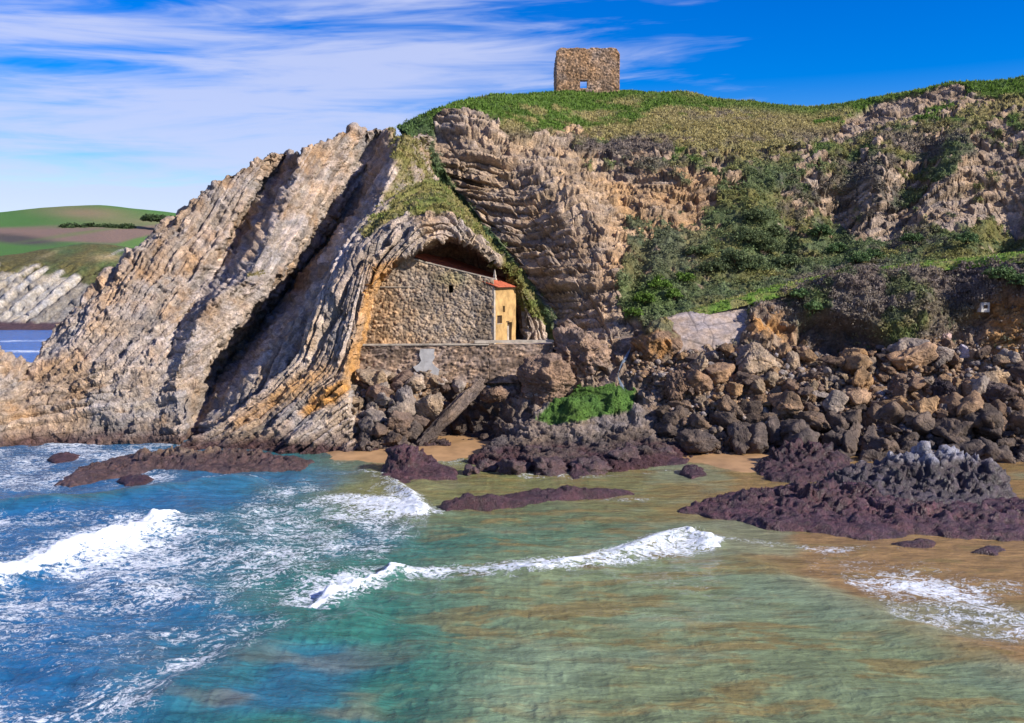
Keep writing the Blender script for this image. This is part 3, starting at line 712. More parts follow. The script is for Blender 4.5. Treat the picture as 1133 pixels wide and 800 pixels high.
# ================================================================== CHAPEL, TERRACE WALL, TOWER
def masonry(name, p0, udir, length, topfn, holes, thick, mat, parent, base=0.0, ss=0.34, amp=0.07, res=0.11, colr=None, seed=1, reveal=True, course=0.7, leftfn=None):
    """a thick wall of rubble stone: front face displaced stone by stone, real openings, real thickness"""
    p0 = np.array(p0, float); u = np.array([udir[0], udir[1], 0.0]); u /= np.linalg.norm(u); n = np.array([u[1], -u[0], 0.0])
    if n @ (np.array([0, 0, HC])-p0) < 0: n = -n
    nu = int(length/res)+1; U_ = np.linspace(0, length, nu)
    hmax = max(topfn(q) for q in U_); nv = int((hmax-base)/res)+1
    V_ = np.linspace(base, hmax, nv)
    uu, vv = np.meshgrid(U_, V_)
    top = np.array([topfn(q) for q in U_])[None, :]
    vt = base+(vv-base)/(hmax-base)*(top-base)
    if leftfn is not None:
        lf = np.array([leftfn(q) for q in vt[:, 0]])[:, None]
        uu = lf+uu/length*(length-lf)
    pos = p0+uu[..., None]*u+vt[..., None]*np.array([0, 0, 1.0])
    q = np.stack([uu/ss, vt/(ss*course), 0*uu+seed], -1)
    f1, f21, cid = cells(q, seed*10)
    edge = np.minimum(np.minimum(uu-uu.min(), uu.max()-uu), top-vt); em = sstep(0, .15, edge)
    disp = amp*((cid-0.5)*1.2+sstep(0, 0.22, f21)-0.5)+amp*0.6*fbm(pos, 2.5, 3, seed)
    disp += amp*0.9*fbm(pos, .5, 3, seed+4)
    front = pos+n*disp[..., None]
    bk = pos-n*thick
    keep = np.ones((nv-1, nu-1), bool)
    cu = (uu[:-1, :-1]+uu[1:, 1:])/2; cv = (vt[:-1, :-1]+vt[1:, 1:])/2
    for (a0, a1, b0, b1) in holes: keep &= ~((cu > a0) & (cu < a1) & (cv > b0) & (cv < b1))
    nF = nv*nu; idx = np.arange(nF).reshape(nv, nu); faces = []
    r, c = np.nonzero(keep)
    A, B, Cc, D_ = idx[r, c], idx[r, c+1], idx[r+1, c+1], idx[r+1, c]
    faces += list(zip(A, B, Cc, D_)); faces += list(zip(A+nF, D_+nF, Cc+nF, B+nF))
    kp = np.pad(keep, 1)
    for r_, c_ in zip(r, c):
        if not kp[r_, c_+1]: a_, b_ = idx[r_, c_], idx[r_, c_+1]; faces.append((b_, a_, a_+nF, b_+nF))
        if not kp[r_+2, c_+1]: a_, b_ = idx[r_+1, c_], idx[r_+1, c_+1]; faces.append((a_, b_, b_+nF, a_+nF))
        if not kp[r_+1, c_]: a_, b_ = idx[r_, c_], idx[r_+1, c_]; faces.append((a_, b_, b_+nF, a_+nF))
        if not kp[r_+1, c_+2]: a_, b_ = idx[r_, c_+1], idx[r_+1, c_+1]; faces.append((b_, a_, a_+nF, b_+nF))
    V = np.concatenate([front.reshape(-1, 3), bk.reshape(-1, 3)])
    cc = colr(pos, cid, uu, vt) if colr else np.broadcast_to(TAN, pos.shape)
    cc = np.concatenate([cc.reshape(-1, 3)]*2)
    return link(name, make_mesh(name, V, np.array(faces), mat, cc), parent)
def box_mesh(name, lo, hi, mat, parent=None, u=(1, 0), origin=(0, 0, 0), bevel=0.02, col=None):
    """box in a frame turned to u: x along u, y along the inward normal"""
    u = np.array([u[0], u[1], 0.0]); u /= np.linalg.norm(u); n = np.array([-u[1], u[0], 0.0])
    import bmesh
    bm = bmesh.new(); bmesh.ops.create_cube(bm, size=1)
    for v in bm.verts:
        c = [lerp(lo[k], hi[k], v.co[k]+0.5) for k in range(3)]
        w = np.array(origin)+u*c[0]+n*c[1]+np.array([0, 0, c[2]]); v.co = Vector(w)
    if bevel: bmesh.ops.bevel(bm, geom=list(bm.edges), offset=bevel, segments=2, affect='EDGES')
    me = bpy.data.meshes.new(name); bm.to_mesh(me); bm.free(); me.materials.append(mat)
    if col is not None:
        a = me.attributes.new('Col', 'FLOAT_COLOR', 'POINT')
        for d_ in a.data: d_.color = (*col, 1)
    return link(name, me, parent)
def empty(name, loc=(0, 0, 0)):
    o = bpy.data.objects.new(name, None); C.objects.link(o); o.location = (0, 0, 0); return o

PA = P(397, 384, 109.5); PB = P(546.5, 380.5, 110.6); PC = P(570.5, 378.8, 116.0)
zf = PB[2]                                                    # floor level of the terrace
PA[2] = PC[2] = zf
chapel = tag(empty('chapel'), 'rubble stone chapel with ochre end wall and red tiled roof under the rock arch', 'chapel')
uF = (PB-PA); LF = float(np.linalg.norm(uF[:2])); uF = uF/np.linalg.norm(uF)
zTopL = P(455, 285, 110)[2]-zf; zTopR = P(546, 309, 110.5)[2]-zf
xL = float((P(455, 285, 110)-PA)[:2] @ uF[:2])
def topF(q):
    if q < xL: return zTopL-(xL-q)*0.05
    return lerp(zTopL, zTopR, (q-xL)/(LF-xL))+0.03*math.sin(q*5)
def colF(pos, cid, u, v):
    c = np.array([0.30, 0.20, 0.115])*(0.35+1.2*cid[..., None])
    gm = sstep(3.5, 8.5, u+1.2*fbm(pos, .3, 3, 2)+0.3*v)
    c = mixc(c, np.array([0.30, 0.255, 0.205]), 0.65*gm)
    dk = sstep(.0, .45, fbm(pos, .35, 4, 3)+.25*sstep(5, 8, v)*(1-gm)); c = c*(1-0.45*dk)[..., None]
    c = mixc(c, OLIVE*1.2, 0.45*np.clip(np.exp(-((u-10.5)/1.6)**2-((v-7.3)/.8)**2)*1.3, 0, 1))
    return c
w1u = float((P(499, 320, 110.2)-PA)[:2] @ uF[:2]); w1z = P(499, 320, 110.2)[2]-zf
masonry('stone_wall', PA-uF*1.0, uF, LF+1.0, lambda q: topF(q-1.0), [(w1u+1-0.22, w1u+1+0.22, w1z-0.4, w1z+0.42)], 0.8, M_STONE, chapel, base=-0.4, ss=0.40, amp=0.12, colr=lambda p, c, u, v: colF(p, c, u-1, v), seed=3, res=0.08, course=.9)
uE = PC-PB; LE = float(np.linalg.norm(uE[:2])); uE = uE/np.linalg.norm(uE)
nE = np.array([uE[1], -uE[0], 0]); 
hE = P(548, 317.5, 110.6)[2]-zf
def xE(px_):  # distance along the end wall of a picture column
    best = min(np.linspace(0, LE, 400), key=lambda q: abs(proj(PB+uE*q)[0]-px_)); return float(best)
def zE(px_, py_):
    q = xE(px_); p_ = PB+uE*q; return float(P(px_, py_, p_[1])[2]-zf)
slit = (xE(556.1), xE(558.3), zE(557, 345.5), zE(557, 338.5))
wnd = (xE(549.8), xE(555.2), zE(552, 357.8), zE(552, 349))
dor = (xE(561), xE(566.2), 0.05, zE(563, 356.5))
def rect_wall(name, p0, u, L_, H_, holes, thick, mat, parent):
    xs = sorted({0, L_}|{h for q in holes for h in q[:2]}); zs = sorted({-0.3, H_}|{h for q in holes for h in q[2:]})
    xs = sorted(set(list(xs)+list(np.linspace(0, L_, 14)))); zs = sorted(set(list(zs)+list(np.linspace(-0.3, H_, 14))))
    n = np.array([u[1], -u[0], 0]); V = []; F_ = []; nx, nz = len(xs), len(zs)
    for o in (0, -thick):
        for z_ in zs:
            for x_ in xs:
                p_ = p0+u*x_+np.array([0, 0, z_])+n*o
                V.append(p_)
    V = np.array(V); V[:nx*nz] += n*(0.05*vnoise(V[:nx*nz]*0.9, 5))[:, None]
    k = nx*nz; keep = {}
    for j in range(nz-1):
        for i in range(nx-1):
            cx, cz = (xs[i]+xs[i+1])/2, (zs[j]+zs[j+1])/2
            keep[i, j] = not any(a < cx < b and c < cz < d for a, b, c, d in holes)
    for (i, j), kk in keep.items():
        if not kk: continue
        a = j*nx+i; b, c, d = a+1, a+nx+1, a+nx
        F_ += [(a, b, c, d), (a+k, d+k, c+k, b+k)]
        if not keep.get((i, j-1)): F_.append((b, a, a+k, b+k))
        if not keep.get((i, j+1)): F_.append((d, c, c+k, d+k))
        if not keep.get((i-1, j)): F_.append((a, d, d+k, a+k))
        if not keep.get((i+1, j)): F_.append((c, b, b+k, c+k))
    return link(name, make_mesh(name, V, F_, mat), parent)
ew = rect_wall('end_wall', PB+nE*0.02, uE, LE, hE, [slit, wnd, dor], 0.55, M_PLASTER, chapel)
tag(ew, 'sunlit ochre plastered end wall')
uE2 = (uE[0], uE[1])
dr = box_mesh('door', (dor[0]-.04, 0.28, 0.0), (dor[1]+.04, 0.36, dor[3]+.05), M_DARK, chapel, uE2, PB)
box_mesh('door_jamb', (dor[0]-0.02, -0.05, 0.0), (dor[0]+0.42, 0.10, dor[3]*0.82), M_TRIM, dr, uE2, PB)
box_mesh('lintel', (dor[0]-0.25, -0.05, dor[3]), (dor[1]+0.2, 0.09, dor[3]+0.16), M_DARK, dr, uE2, PB)
wn = box_mesh('window', (wnd[0]-.04, 0.22, wnd[2]-.04), (wnd[1]+.04, 0.28, wnd[3]+.04), M_DARK, chapel, uE2, PB)
box_mesh('sill', (wnd[0]-0.1, -0.06, wnd[2]-0.09), (wnd[1]+0.1, 0.1, wnd[2]-0.01), M_TRIM, wn, uE2, PB)
box_mesh('window', (slit[0]-.04, 0.3, slit[2]-.04), (slit[1]+.04, 0.36, slit[3]+.04), M_DARK, chapel, uE2, PB)
# quoin strip at the corner, cornice and pinnacle
box_mesh('corner_quoin', (-0.10, -0.06, -0.2), (0.32, 0.35, hE+0.15), M_TRIM, chapel, uE2, PB)
box_mesh('cornice', (0.36, -0.22, hE-0.16), (LE+0.15, 0.3, hE+0.02), M_TRIM, chapel, uE2, PB)
def lathe(name, prof, seg, mat, parent, origin):
    V = []; F_ = []
    for r, z_ in prof:
        for k in range(seg): V.append((origin[0]+r*math.cos(2*math.pi*k/seg+.4), origin[1]+r*math.sin(2*math.pi*k/seg+.4), origin[2]+z_))
    for j in range(len(prof)-1):
        for k in range(seg): a = j*seg+k; b = j*seg+(k+1) % seg; F_.append((a, b, b+seg, a+seg))
    return link(name, make_mesh(name, V, F_, mat), parent)
lathe('pinnacle', [(0.01, -0.1), (0.26, -0.1), (0.26, 0.05), (0.17, 0.12), (0.20, 0.35), (0.13, 0.55), (0.09, 0.85), (0.01, 1.1)], 4, M_TRIM, chapel, PB+np.array([0.1, 0.3, zTopR+0.02]))
# ledge line and coping of the gable wall
box_mesh('string_course', (2.3, -0.14, w1z+0.20), (6.2, 0.05, w1z+0.30), M_TRIM, chapel, (uF[0], uF[1]), PA)
cps = [PA+uF*q+np.array([0, 0, topF(q)]) for q in (xL-0.6, LF+0.1)]
def slab(name, a, b, w, h, mat, parent):
    u = (b-a)/np.linalg.norm(b-a); n = np.cross(u, [0, 0, 1]); n /= np.linalg.norm(n); k = np.cross(n, u)
    if k[2] < 0: k = -k
    V = []
    for e in (a, b):
        for (i, j) in ((-1, 0), (1, 0), (1, 1), (-1, 1)): V.append(e+n*(i*w/2)+k*(j*h))
    F_ = [(0, 1, 5, 4), (1, 2, 6, 5), (2, 3, 7, 6), (3, 0, 4, 7), (3, 2, 1, 0), (4, 5, 6, 7)]
    return link(name, make_mesh(name, V, F_, mat), parent)
back_n = np.array([-uF[1], uF[0], 0])
slab('coping', cps[0]+back_n*0.4, cps[1]+back_n*0.4, 1.0, 0.12, M_TRIM, chapel)
# roof: corrugated clay tiles sloping down towards the end wall
E1 = PB+nE*0.45-uE*0.1+np.array([0, 0, hE+0.05])+uF*0.15; E2 = PC+nE*0.45+uE*0.5+np.array([0, 0, hE+0.05])
Hh = P(452, 280.5, 111.2); slope = Hh-E1; slope = slope-uE*(slope @ uE)*0.0
nu_, nv_ = 220, 60
a_, b_ = np.meshgrid(np.linspace(0, 1, nu_), np.linspace(0, 1, nv_))
lift = np.array([0, 0, 0.55])
R = E1+a_[..., None]*(slope)+b_[..., None]*(E2-E1)+np.array([0, 0, 0.0])
R[..., 2] += 0.30*np.minimum(b_*3, 1)*np.minimum(a_*6, 1)
R[..., 2] += 0.05*np.abs(np.sin(b_*LE/0.22*math.pi))-0.03*((a_*60) % 1)
ncell = nu_*nv_
V = np.concatenate([R.reshape(-1, 3), R.reshape(-1, 3)-np.array([0, 0, 0.14])])
gf = grid_faces(nv_, nu_); rim_ = list(range(nu_))+[nu_*(j+1)-1 for j in range(1, nv_)]+[ncell-1-k for k in range(1, nu_)]+[nu_*j for j in range(nv_-2, 0, -1)]
side = [(a, b, b+ncell, a+ncell) for a, b in zip(rim_, rim_[1:]+rim_[:1])]
fac = np.concatenate([gf, gf[:, ::-1]+ncell, np.array(side)])
link('roof', make_mesh('roof', V, fac, M_TILE), chapel)

# terrace: floor slab and retaining wall with grey render patch
terr = tag(empty('terrace_wall'), 'low stone retaining wall of the chapel terrace with pale grey render patch', 'retaining wall')
T0 = P(391, 386, 107.6); T1 = P(541, 383.5, 108.6); T2 = P(612, 383, 109.6)
for q_ in (T0, T1, T2): q_[2] = zf
def colT(pos, cid, u, v):
    c = np.array([0.23, 0.165, 0.12])*(0.5+1.0*cid[..., None])
    return c*(1-0.4*sstep(0, .4, fbm(pos, .4, 3, 12)))[..., None]*1.1
uT = (T1-T0); LT = float(np.linalg.norm(uT)); uT = uT/LT
masonry('wall_face', T0, uT, LT, lambda q: -0.02, [], 0.7, M_STONE, terr, base=-4.2, ss=0.5, amp=0.12, colr=colT, seed=5, course=0.5)
uT2 = (T2-T1); LT2 = float(np.linalg.norm(uT2)); uT2 = uT2/LT2
masonry('wall_face', T1, uT2, LT2, lambda q: 0.02, [], 0.7, M_STONE, terr, base=-4.2, ss=0.5, amp=0.12, colr=colT, seed=6, course=0.5)
nT = np.array([-uT[1], uT[0], 0])
slab('coping', T0+nT*0.2, T1+nT*0.2, 0.75, 0.16, M_TRIM, terr)
slab('coping', T1-uT*1.6+np.array([0, 0, 0.22])+nT*0.2, T2+np.array([0, 0, 0.24])+nT*0.2, 0.9, 0.26, M_TRIM, terr)
# patch: a thin irregular sheet of render proud of the stones
ang = np.array([(465, 386), (481, 386), (480, 391), (481, 396), (478, 401), (481, 405), (486, 409), (485, 415), (478, 419), (474, 417), (469, 413), (461, 411), (457, 406), (463, 403), (466, 399), (464, 393)], float)
pv = [P(x_, y_, 107.9) for x_, y_ in ang]; pv = [p_-np.array([0, (p_-T0) @ np.array([-uT[1], uT[0], 0])+0.24, 0]) for p_ in pv]
nn = len(pv); V = pv+[p_+np.array([0, 0.12, 0]) for p_ in pv]
Fp = [tuple(range(nn))[::-1], tuple(range(nn, 2*nn))]+[(k, (k+1) % nn, (k+1) % nn+nn, k+nn) for k in range(nn)]
tag(link('render_patch', make_mesh('render_patch', V, Fp, M_PATCH), terr), 'smooth pale grey render patch')
fl = [[T0+np.array([-2, 0.35, -.05]), T0+np.array([-2, 12, -.05])], [T1+np.array([0, .35, -.05]), T1+np.array([0, 14, -.05])], [T2+np.array([0, .35, -.05]), T2+np.array([0, 10, -.05])]]
Gt, _ = sheet([[a, lerp(a, b, .5), b] for a, b in fl], 30, 60, 1, 1)
tag(link('terrace_floor', make_mesh('terrace_floor', Gt+np.array([0, 0, 0.02]), grid_faces(30, 60), M_STONE, np.broadcast_to(np.array([.36, .30, .24]), Gt.shape))), 'flat stone terrace in front of the chapel', kind='structure')

# ruined tower on the hilltop
tower = tag(empty('ruined_tower'), 'square roofless stone tower ruin with one small window on the hilltop', 'tower')
Q0 = P(615.5, 104, 181.5); Q1 = P(685.5, 104, 181.5); Wt = Q1[0]-Q0[0]; Ht = P(615, 53, 181.5)[2]-Q0[2]
def colW(pos, cid, u, v):
    c = mixc(np.array([0.30, 0.19, 0.11])*(0.35+1.2*cid[..., None]), np.array([0.30, 0.23, 0.18])*(0.35+1.2*cid[..., None]), 0.6*sstep(-.1, .3, fbm(pos, .35, 3, 22)))
    dk = sstep(.1, .35, fbm(pos*np.array([1, 1, .8]), .9, 3, 23))*np.exp(-((v-5.2)/0.8)**2)
    return c*(1-0.75*dk)[..., None]*(1-0.2*sstep(0, .4, fbm(pos, .5, 3, 24)))[..., None]
def topW(q):
    e = min(q, Wt-q)
    return Ht-0.9*math.exp(-(e/0.45)**2)*(0.6 if q < Wt/2 else 1)+0.06*math.sin(q*2.1)+0.03*math.sin(q*5.3+1)-0.12*(abs(q-Wt*0.5) < 0.4)
hx0, hx1 = P(642.3, 0, 181.5)[0]-Q0[0], P(650, 0, 181.5)[0]-Q0[0]
hz0, hz1 = P(0, 97.5, 181.5)[2]-Q0[2], P(0, 89.0, 181.5)[2]-Q0[2]
masonry('wall', Q0, (1, 0), Wt, topW, [(hx0, hx1, hz0, hz1)], 1.1, M_STONE, tower, base=-1.2, ss=0.30, amp=0.06, colr=colW, seed=7, res=0.09, course=.85)
for nm, p_, u_ in (('wall', Q0+np.array([0.03, 1.12, 0]), (0, 1)), ('wall', Q1+np.array([-0.03, 1.12, 0]), (0, 1))):
    # side walls: outer faces turned away from each other
    o = masonry(nm, p_, u_, 9.5, lambda q: Ht-0.4-0.35*q*0.3+0.2*math.sin(q*2), [], -1.1 if p_[0] > Q0[0]+3 else 1.1, M_STONE, tower, base=-1.2, ss=0.45, amp=0.10, colr=colW, seed=8, res=0.2)
box_mesh('lintel', (hx0-0.35, -0.10, hz1), (hx1+0.3, 0.4, hz1+0.22), M_STONE, tower, (1, 0), Q0, col=(0.2, 0.15, 0.11))

# ================================================================== LIGHT AND SKY
SUN_EL = 31.0; SUN_DIR = np.array([0.90, -0.44])        # horizontal direction towards the sun
sd = np.array([SUN_DIR[0], SUN_DIR[1]])/np.linalg.norm(SUN_DIR)
sv = Vector((sd[0]*math.cos(math.radians(SUN_EL)), sd[1]*math.cos(math.radians(SUN_EL)), math.sin(math.radians(SUN_EL))))
sl_ = bpy.data.lights.new('sun', 'SUN'); sl_.energy = 4.8; sl_.angle = math.radians(0.5); sl_.color = (1.0, 0.94, 0.85)
so = bpy.data.objects.new('sun', sl_); C.objects.link(so); so.rotation_euler = sv.to_track_quat('Z', 'Y').to_euler()
w = bpy.data.worlds.new('World'); bpy.context.scene.world = w; w.use_nodes = True
t = w.node_tree; bg = t.nodes['Background']
sk = N(t, 'ShaderNodeTexSky', sky_type='NISHITA', sun_disc=False)
sk.sun_elevation = math.radians(SUN_EL); sk.sun_rotation = math.atan2(sd[0], sd[1]); sk.air_density = 1.0; sk.dust_density = 0.3; sk.ozone_density = 2.5
hs = N(t, 'ShaderNodeHueSaturation'); hs.inputs['Saturation'].default_value = 1.75; hs.inputs['Value'].default_value = 1.8; hs.inputs['Hue'].default_value = 0.528
t.links.new(sk.outputs[0], hs.inputs['Color'])
tcn = N(t, 'ShaderNodeTexCoord').outputs['Generated']
sp = N(t, 'ShaderNodeSeparateXYZ'); t.links.new(tcn, sp.inputs[0])
X, Y, Z = sp.outputs[0], sp.outputs[1], sp.outputs[2]
az = math_(t, 'ARCTAN2', X, Y)
# streaks of high cloud, slightly climbing to the right
zz = math_(t, 'SUBTRACT', Z, math_(t, 'MULTIPLY', az, 0.05))
def cvec(sx, sz, off=0.0):
    cb = N(t, 'ShaderNodeCombineXYZ'); t.links.new(math_(t, 'MULTIPLY', az, sx), cb.inputs[0]); t.links.new(math_(t, 'MULTIPLY', zz, sz), cb.inputs[1]); cb.inputs[2].default_value = off
    return cb.outputs[0]
n1 = noise(t, cvec(2.2, 15.0, 1.7), 1.0, 6, 0.55, 0.5)
n2 = noise(t, cvec(5.0, 48.0, 5.2), 1.0, 5, 0.6, 0.6)
n3 = noise(t, cvec(1.6, 4.5, 9.1), 1.0, 3, 0.5, 0.3)
cov = math_(t, 'ADD', math_(t, 'ADD', math_(t, 'MULTIPLY', n1, 0.75), math_(t, 'MULTIPLY', n2, 0.58)), math_(t, 'MULTIPLY', n3, 0.30))
# more cloud towards the west (left) and near the horizon
lf = N(t, 'ShaderNodeMapRange', interpolation_type='SMOOTHSTEP'); t.links.new(math_(t, 'SUBTRACT', az, math_(t, 'MULTIPLY', Z, 1.0)), lf.inputs[0])
lf.inputs[1].default_value = -0.38; lf.inputs[2].default_value = 0.0; lf.inputs[3].default_value = 0.15; lf.inputs[4].default_value = -0.12
hz = N(t, 'ShaderNodeMapRange', interpolation_type='SMOOTHSTEP'); t.links.new(Z, hz.inputs[0])
hz.inputs[1].default_value = 0.0; hz.inputs[2].default_value = 0.28; hz.inputs[3].default_value = 0.12; hz.inputs[4].default_value = -0.06
cov = math_(t, 'ADD', math_(t, 'ADD', cov, lf.outputs[0]), hz.outputs[0])
cr_ = N(t, 'ShaderNodeMapRange', interpolation_type='SMOOTHSTEP'); t.links.new(cov, cr_.inputs[0])
cr_.inputs[1].default_value = 0.79; cr_.inputs[2].default_value = 1.08; cr_.inputs[3].default_value = 0.0; cr_.inputs[4].default_value = 0.78
mx = N(t, 'ShaderNodeMix', data_type='RGBA'); t.links.new(cr_.outputs[0], mx.inputs[0]); t.links.new(hs.outputs[0], mx.inputs[6])
mx.inputs[7].default_value = (7.0, 7.6, 10.4, 1)
t.links.new(mx.outputs[2], bg.inputs['Color']); bg.inputs['Strength'].default_value = 0.058
sc = bpy.context.scene
sc.view_settings.view_transform = 'Standard'; sc.view_settings.look = 'None'; sc.view_settings.gamma = 1; sc.view_settings.exposure = 0.68
sc.view_settings.use_curve_mapping = False
sc.render.engine = 'CYCLES'; sc.cycles.max_bounces = 5; sc.cycles.diffuse_bounces = 3; sc.cycles.glossy_bounces = 2; sc.cycles.transmission_bounces = 2; sc.cycles.caustics_reflective = False; sc.cycles.caustics_refractive = False
sc.cycles.use_denoising = True

# ================================================================== SEA
rows = np.concatenate([np.linspace(960, 830, 16, endpoint=False), np.linspace(830, 470, 460, endpoint=False), np.linspace(470, 330, 120, endpoint=False), np.array([326, 322, 319, 316.5, 314.5, 313.4])])
colsx = np.concatenate([np.linspace(-1400, -80, 60, endpoint=False), np.linspace(-80, 1215, 960, endpoint=False), np.linspace(1215, 2600, 60)])
cx, ry = np.meshgrid(colsx, rows)
v = H0/2-ry; yy = F*CT+v*ST; zz_ = v*CT-F*ST; k = -HC/zz_
G = np.stack([(cx-W0/2)*k, yy*k, 0*k], -1)
px, py = cx, ry
near = (py > 440)*1.0
def crest(pts, amp, wfront, wback, name=None):
    """a travelling swell: pts = crest line in the photograph at sea level; steeper towards the beach side"""
    wp = [sea(*q)[:2] for q in pts]
    d, s_, par = line_dist(G[..., 0], G[..., 1], wp)
    end = sstep(0, .12, par)*(1-sstep(.88, 1, par))
    h = amp*end*np.where(s_ > 0, np.exp(-(d/wfront)**2), np.exp(-(d/wback)**2))
    return h, d, s_, par, end
x, y = G[..., 0], G[..., 1]
G0 = G.copy()
swell = 0
rngw = np.random.default_rng(3)
for kx, ky, am in ((0.35, 0.50, .10), (0.75, 0.55, .07), (0.2, 1.15, .06), (1.6, 1.3, .035), (-0.9, 1.5, .03), (2.3, 0.8, .02)):
    ph = 2.2*fbm(G0, 0.05, 2, int(100*kx)+50)
    swell = swell+am*np.sin(kx*x+ky*y+ph*2)
fade = np.clip(sstep(440, 520, py), 0, 1)
chop = 0.16*fbm(G0*np.array([1, 0.75, 1]), 0.35, 5, 301)+0.05*fbm(G0, 1.6, 3, 302, ridged=True)
calm = 1-0.6*sstep(450, 800, px)*sstep(0, 1, (760-py)/200+0.5)
Z = (swell*0.8+chop)*calm
crests = []
A_ = [((-90, 668), (-30, 650), (20, 637), (70, 617), (120, 600), (160, 586), (184, 570)), 0.85, 0.8, 1.8]
B_ = [((345, 676), (372, 658), (400, 650), (425, 640), (440, 626)), 0.45, 0.5, 1.2]
C_ = [((560, 640), (620, 625), (680, 615), (730, 596), (760, 590), (785, 598), (802, 606)), 0.35, 0.6, 1.2]
D_ = [((-90, 566), (0, 562), (80, 556), (150, 548), (215, 540), (262, 534), (300, 532)), 0.65, 1.4, 2.2]
E_ = [((398, 520), (418, 526), (440, 538), (456, 550), (466, 562), (470, 572)), 0.35, 0.5, 1.2]
F_ = [((795, 612), (850, 632), (910, 655), (980, 685), (1060, 712), (1150, 735), (1230, 750)), 0.22, 0.8, 2.0]
H_ = [((150, 800), (200, 760), (260, 725), (310, 705), (370, 690), (440, 682)), 0.35, 0.9, 2.0]
for pts, am, wf, wb in (A_, B_, C_, D_, E_, F_, H_):
    c = crest(pts, am, wf, wb); crests.append(c); Z = Z+c[0]
foamlump = 0.22*fbm(G0, 1.3, 4, 303)
Ad, As, Ae = crests[0][1], crests[0][2], crests[0][4]
def band_of(c, lo, hi, soft=0.35, jag=0.6):
    sdist = c[1]*np.where(c[2] > 0, 1, -1)+jag*fbm(G0, 0.7, 4, 305)
    return sstep(lo-soft, lo+soft, sdist)*(1-sstep(hi-soft, hi+soft, sdist))*sstep(0, .08, c[4])
b1 = band_of(crests[0], -1.25, 0.30, .3, 1.0); b2 = band_of(crests[1], -0.45, 0.15, .22, .6)*0.85; b3 = band_of(crests[2], -1.1, 0.3, .8, 1.3)*sstep(.5, .75, crests[2][3])*.8
b4 = band_of(crests[3], -0.15, 0.25, .2, .5)*sstep(.60, .72, crests[3][3])*0.5; b5 = band_of(crests[4], -0.45, 0.2, .35, .8)*0.42
solid = np.clip(b1+b2+b3+b4+b5, 0, 1)
Z = Z+solid*(0.12+foamlump*1.4)
G[..., 2] = Z*fade*1.0
far = 1-fade
# colour of the water: blue outside, teal over deeper sand, brown for stirred sand and painted reflections
BLUE = np.array([0.012, 0.10, 0.22]); TEAL = np.array([0.03, 0.135, 0.10]); SANDW = np.array([0.27, 0.165, 0.065]); OLV = np.array([0.17, 0.165, 0.06]); PALE = np.array([0.175, 0.205, 0.10])
w0 = 25*fbm(G0, 0.09, 3, 311); 
c = mixc(np.broadcast_to(BLUE, G.shape), TEAL, sstep(120, 470, px+w0*2+0.55*(py-560)*(py > 560)))
c = mixc(c, TEAL*0.8, 0.7*np.clip(np.exp(-(crests[3][1]/1.6)**2)*(crests[3][2] < 0), 0, 1)*fade)
c = mixc(c, PALE, sstep(420, 640, px+w0*2)*sstep(560, 620, py+w0*.5)*0.9)
c = mixc(c, OLV, np.clip(sstep(330, 420, px+w0)*(1-sstep(548, 600, py+w0*0.6-0.00*(px-400)))*0.95, 0, 1))
c = mixc(c, SANDW, np.clip(sstep(640, 900, px+w0*1.5)*(1-sstep(-25, 25, py-np.interp(px, [600, 800, 900, 1000, 1133, 1300], [560, 610, 650, 690, 740, 790])+w0*.6)), 0, 1))
c = mixc(c, np.array([0.20, 0.145, 0.05]), 0.75*sstep(-0.05, .35, fbm(G0*np.array([0.55, 1.5, 1]), 0.75, 6, 312, gain=.62)+.25*fbm(G0, .12, 2, 318))*sstep(380, 560, px))  # streaks mix stirred sand with reflections put into the colour
c = mixc(c, np.array([0.18, 0.25, 0.16]), 0.5*sstep(0.1, .45, fbm(G0*np.array([0.6, 1.0, 1]), 0.22, 4, 316))*sstep(420, 600, px))
c = mixc(c, BLUE*1.1, 0.55*sstep(0.0, .5, fbm(G0*np.array([1, 1, 1]), 0.12, 3, 313))*(1-sstep(350, 520, px)))
c = mixc(c, np.array([0.22, 0.15, 0.07]), 0.5*sstep(.15, .45, fbm(G0*np.array([.6, 1.2, 1]), .3, 4, 314))*blob(px, py, 330, 770, 180, 60))
c = mixc(c, np.array([0.01, 0.17, 0.55]), far*(py < 430))
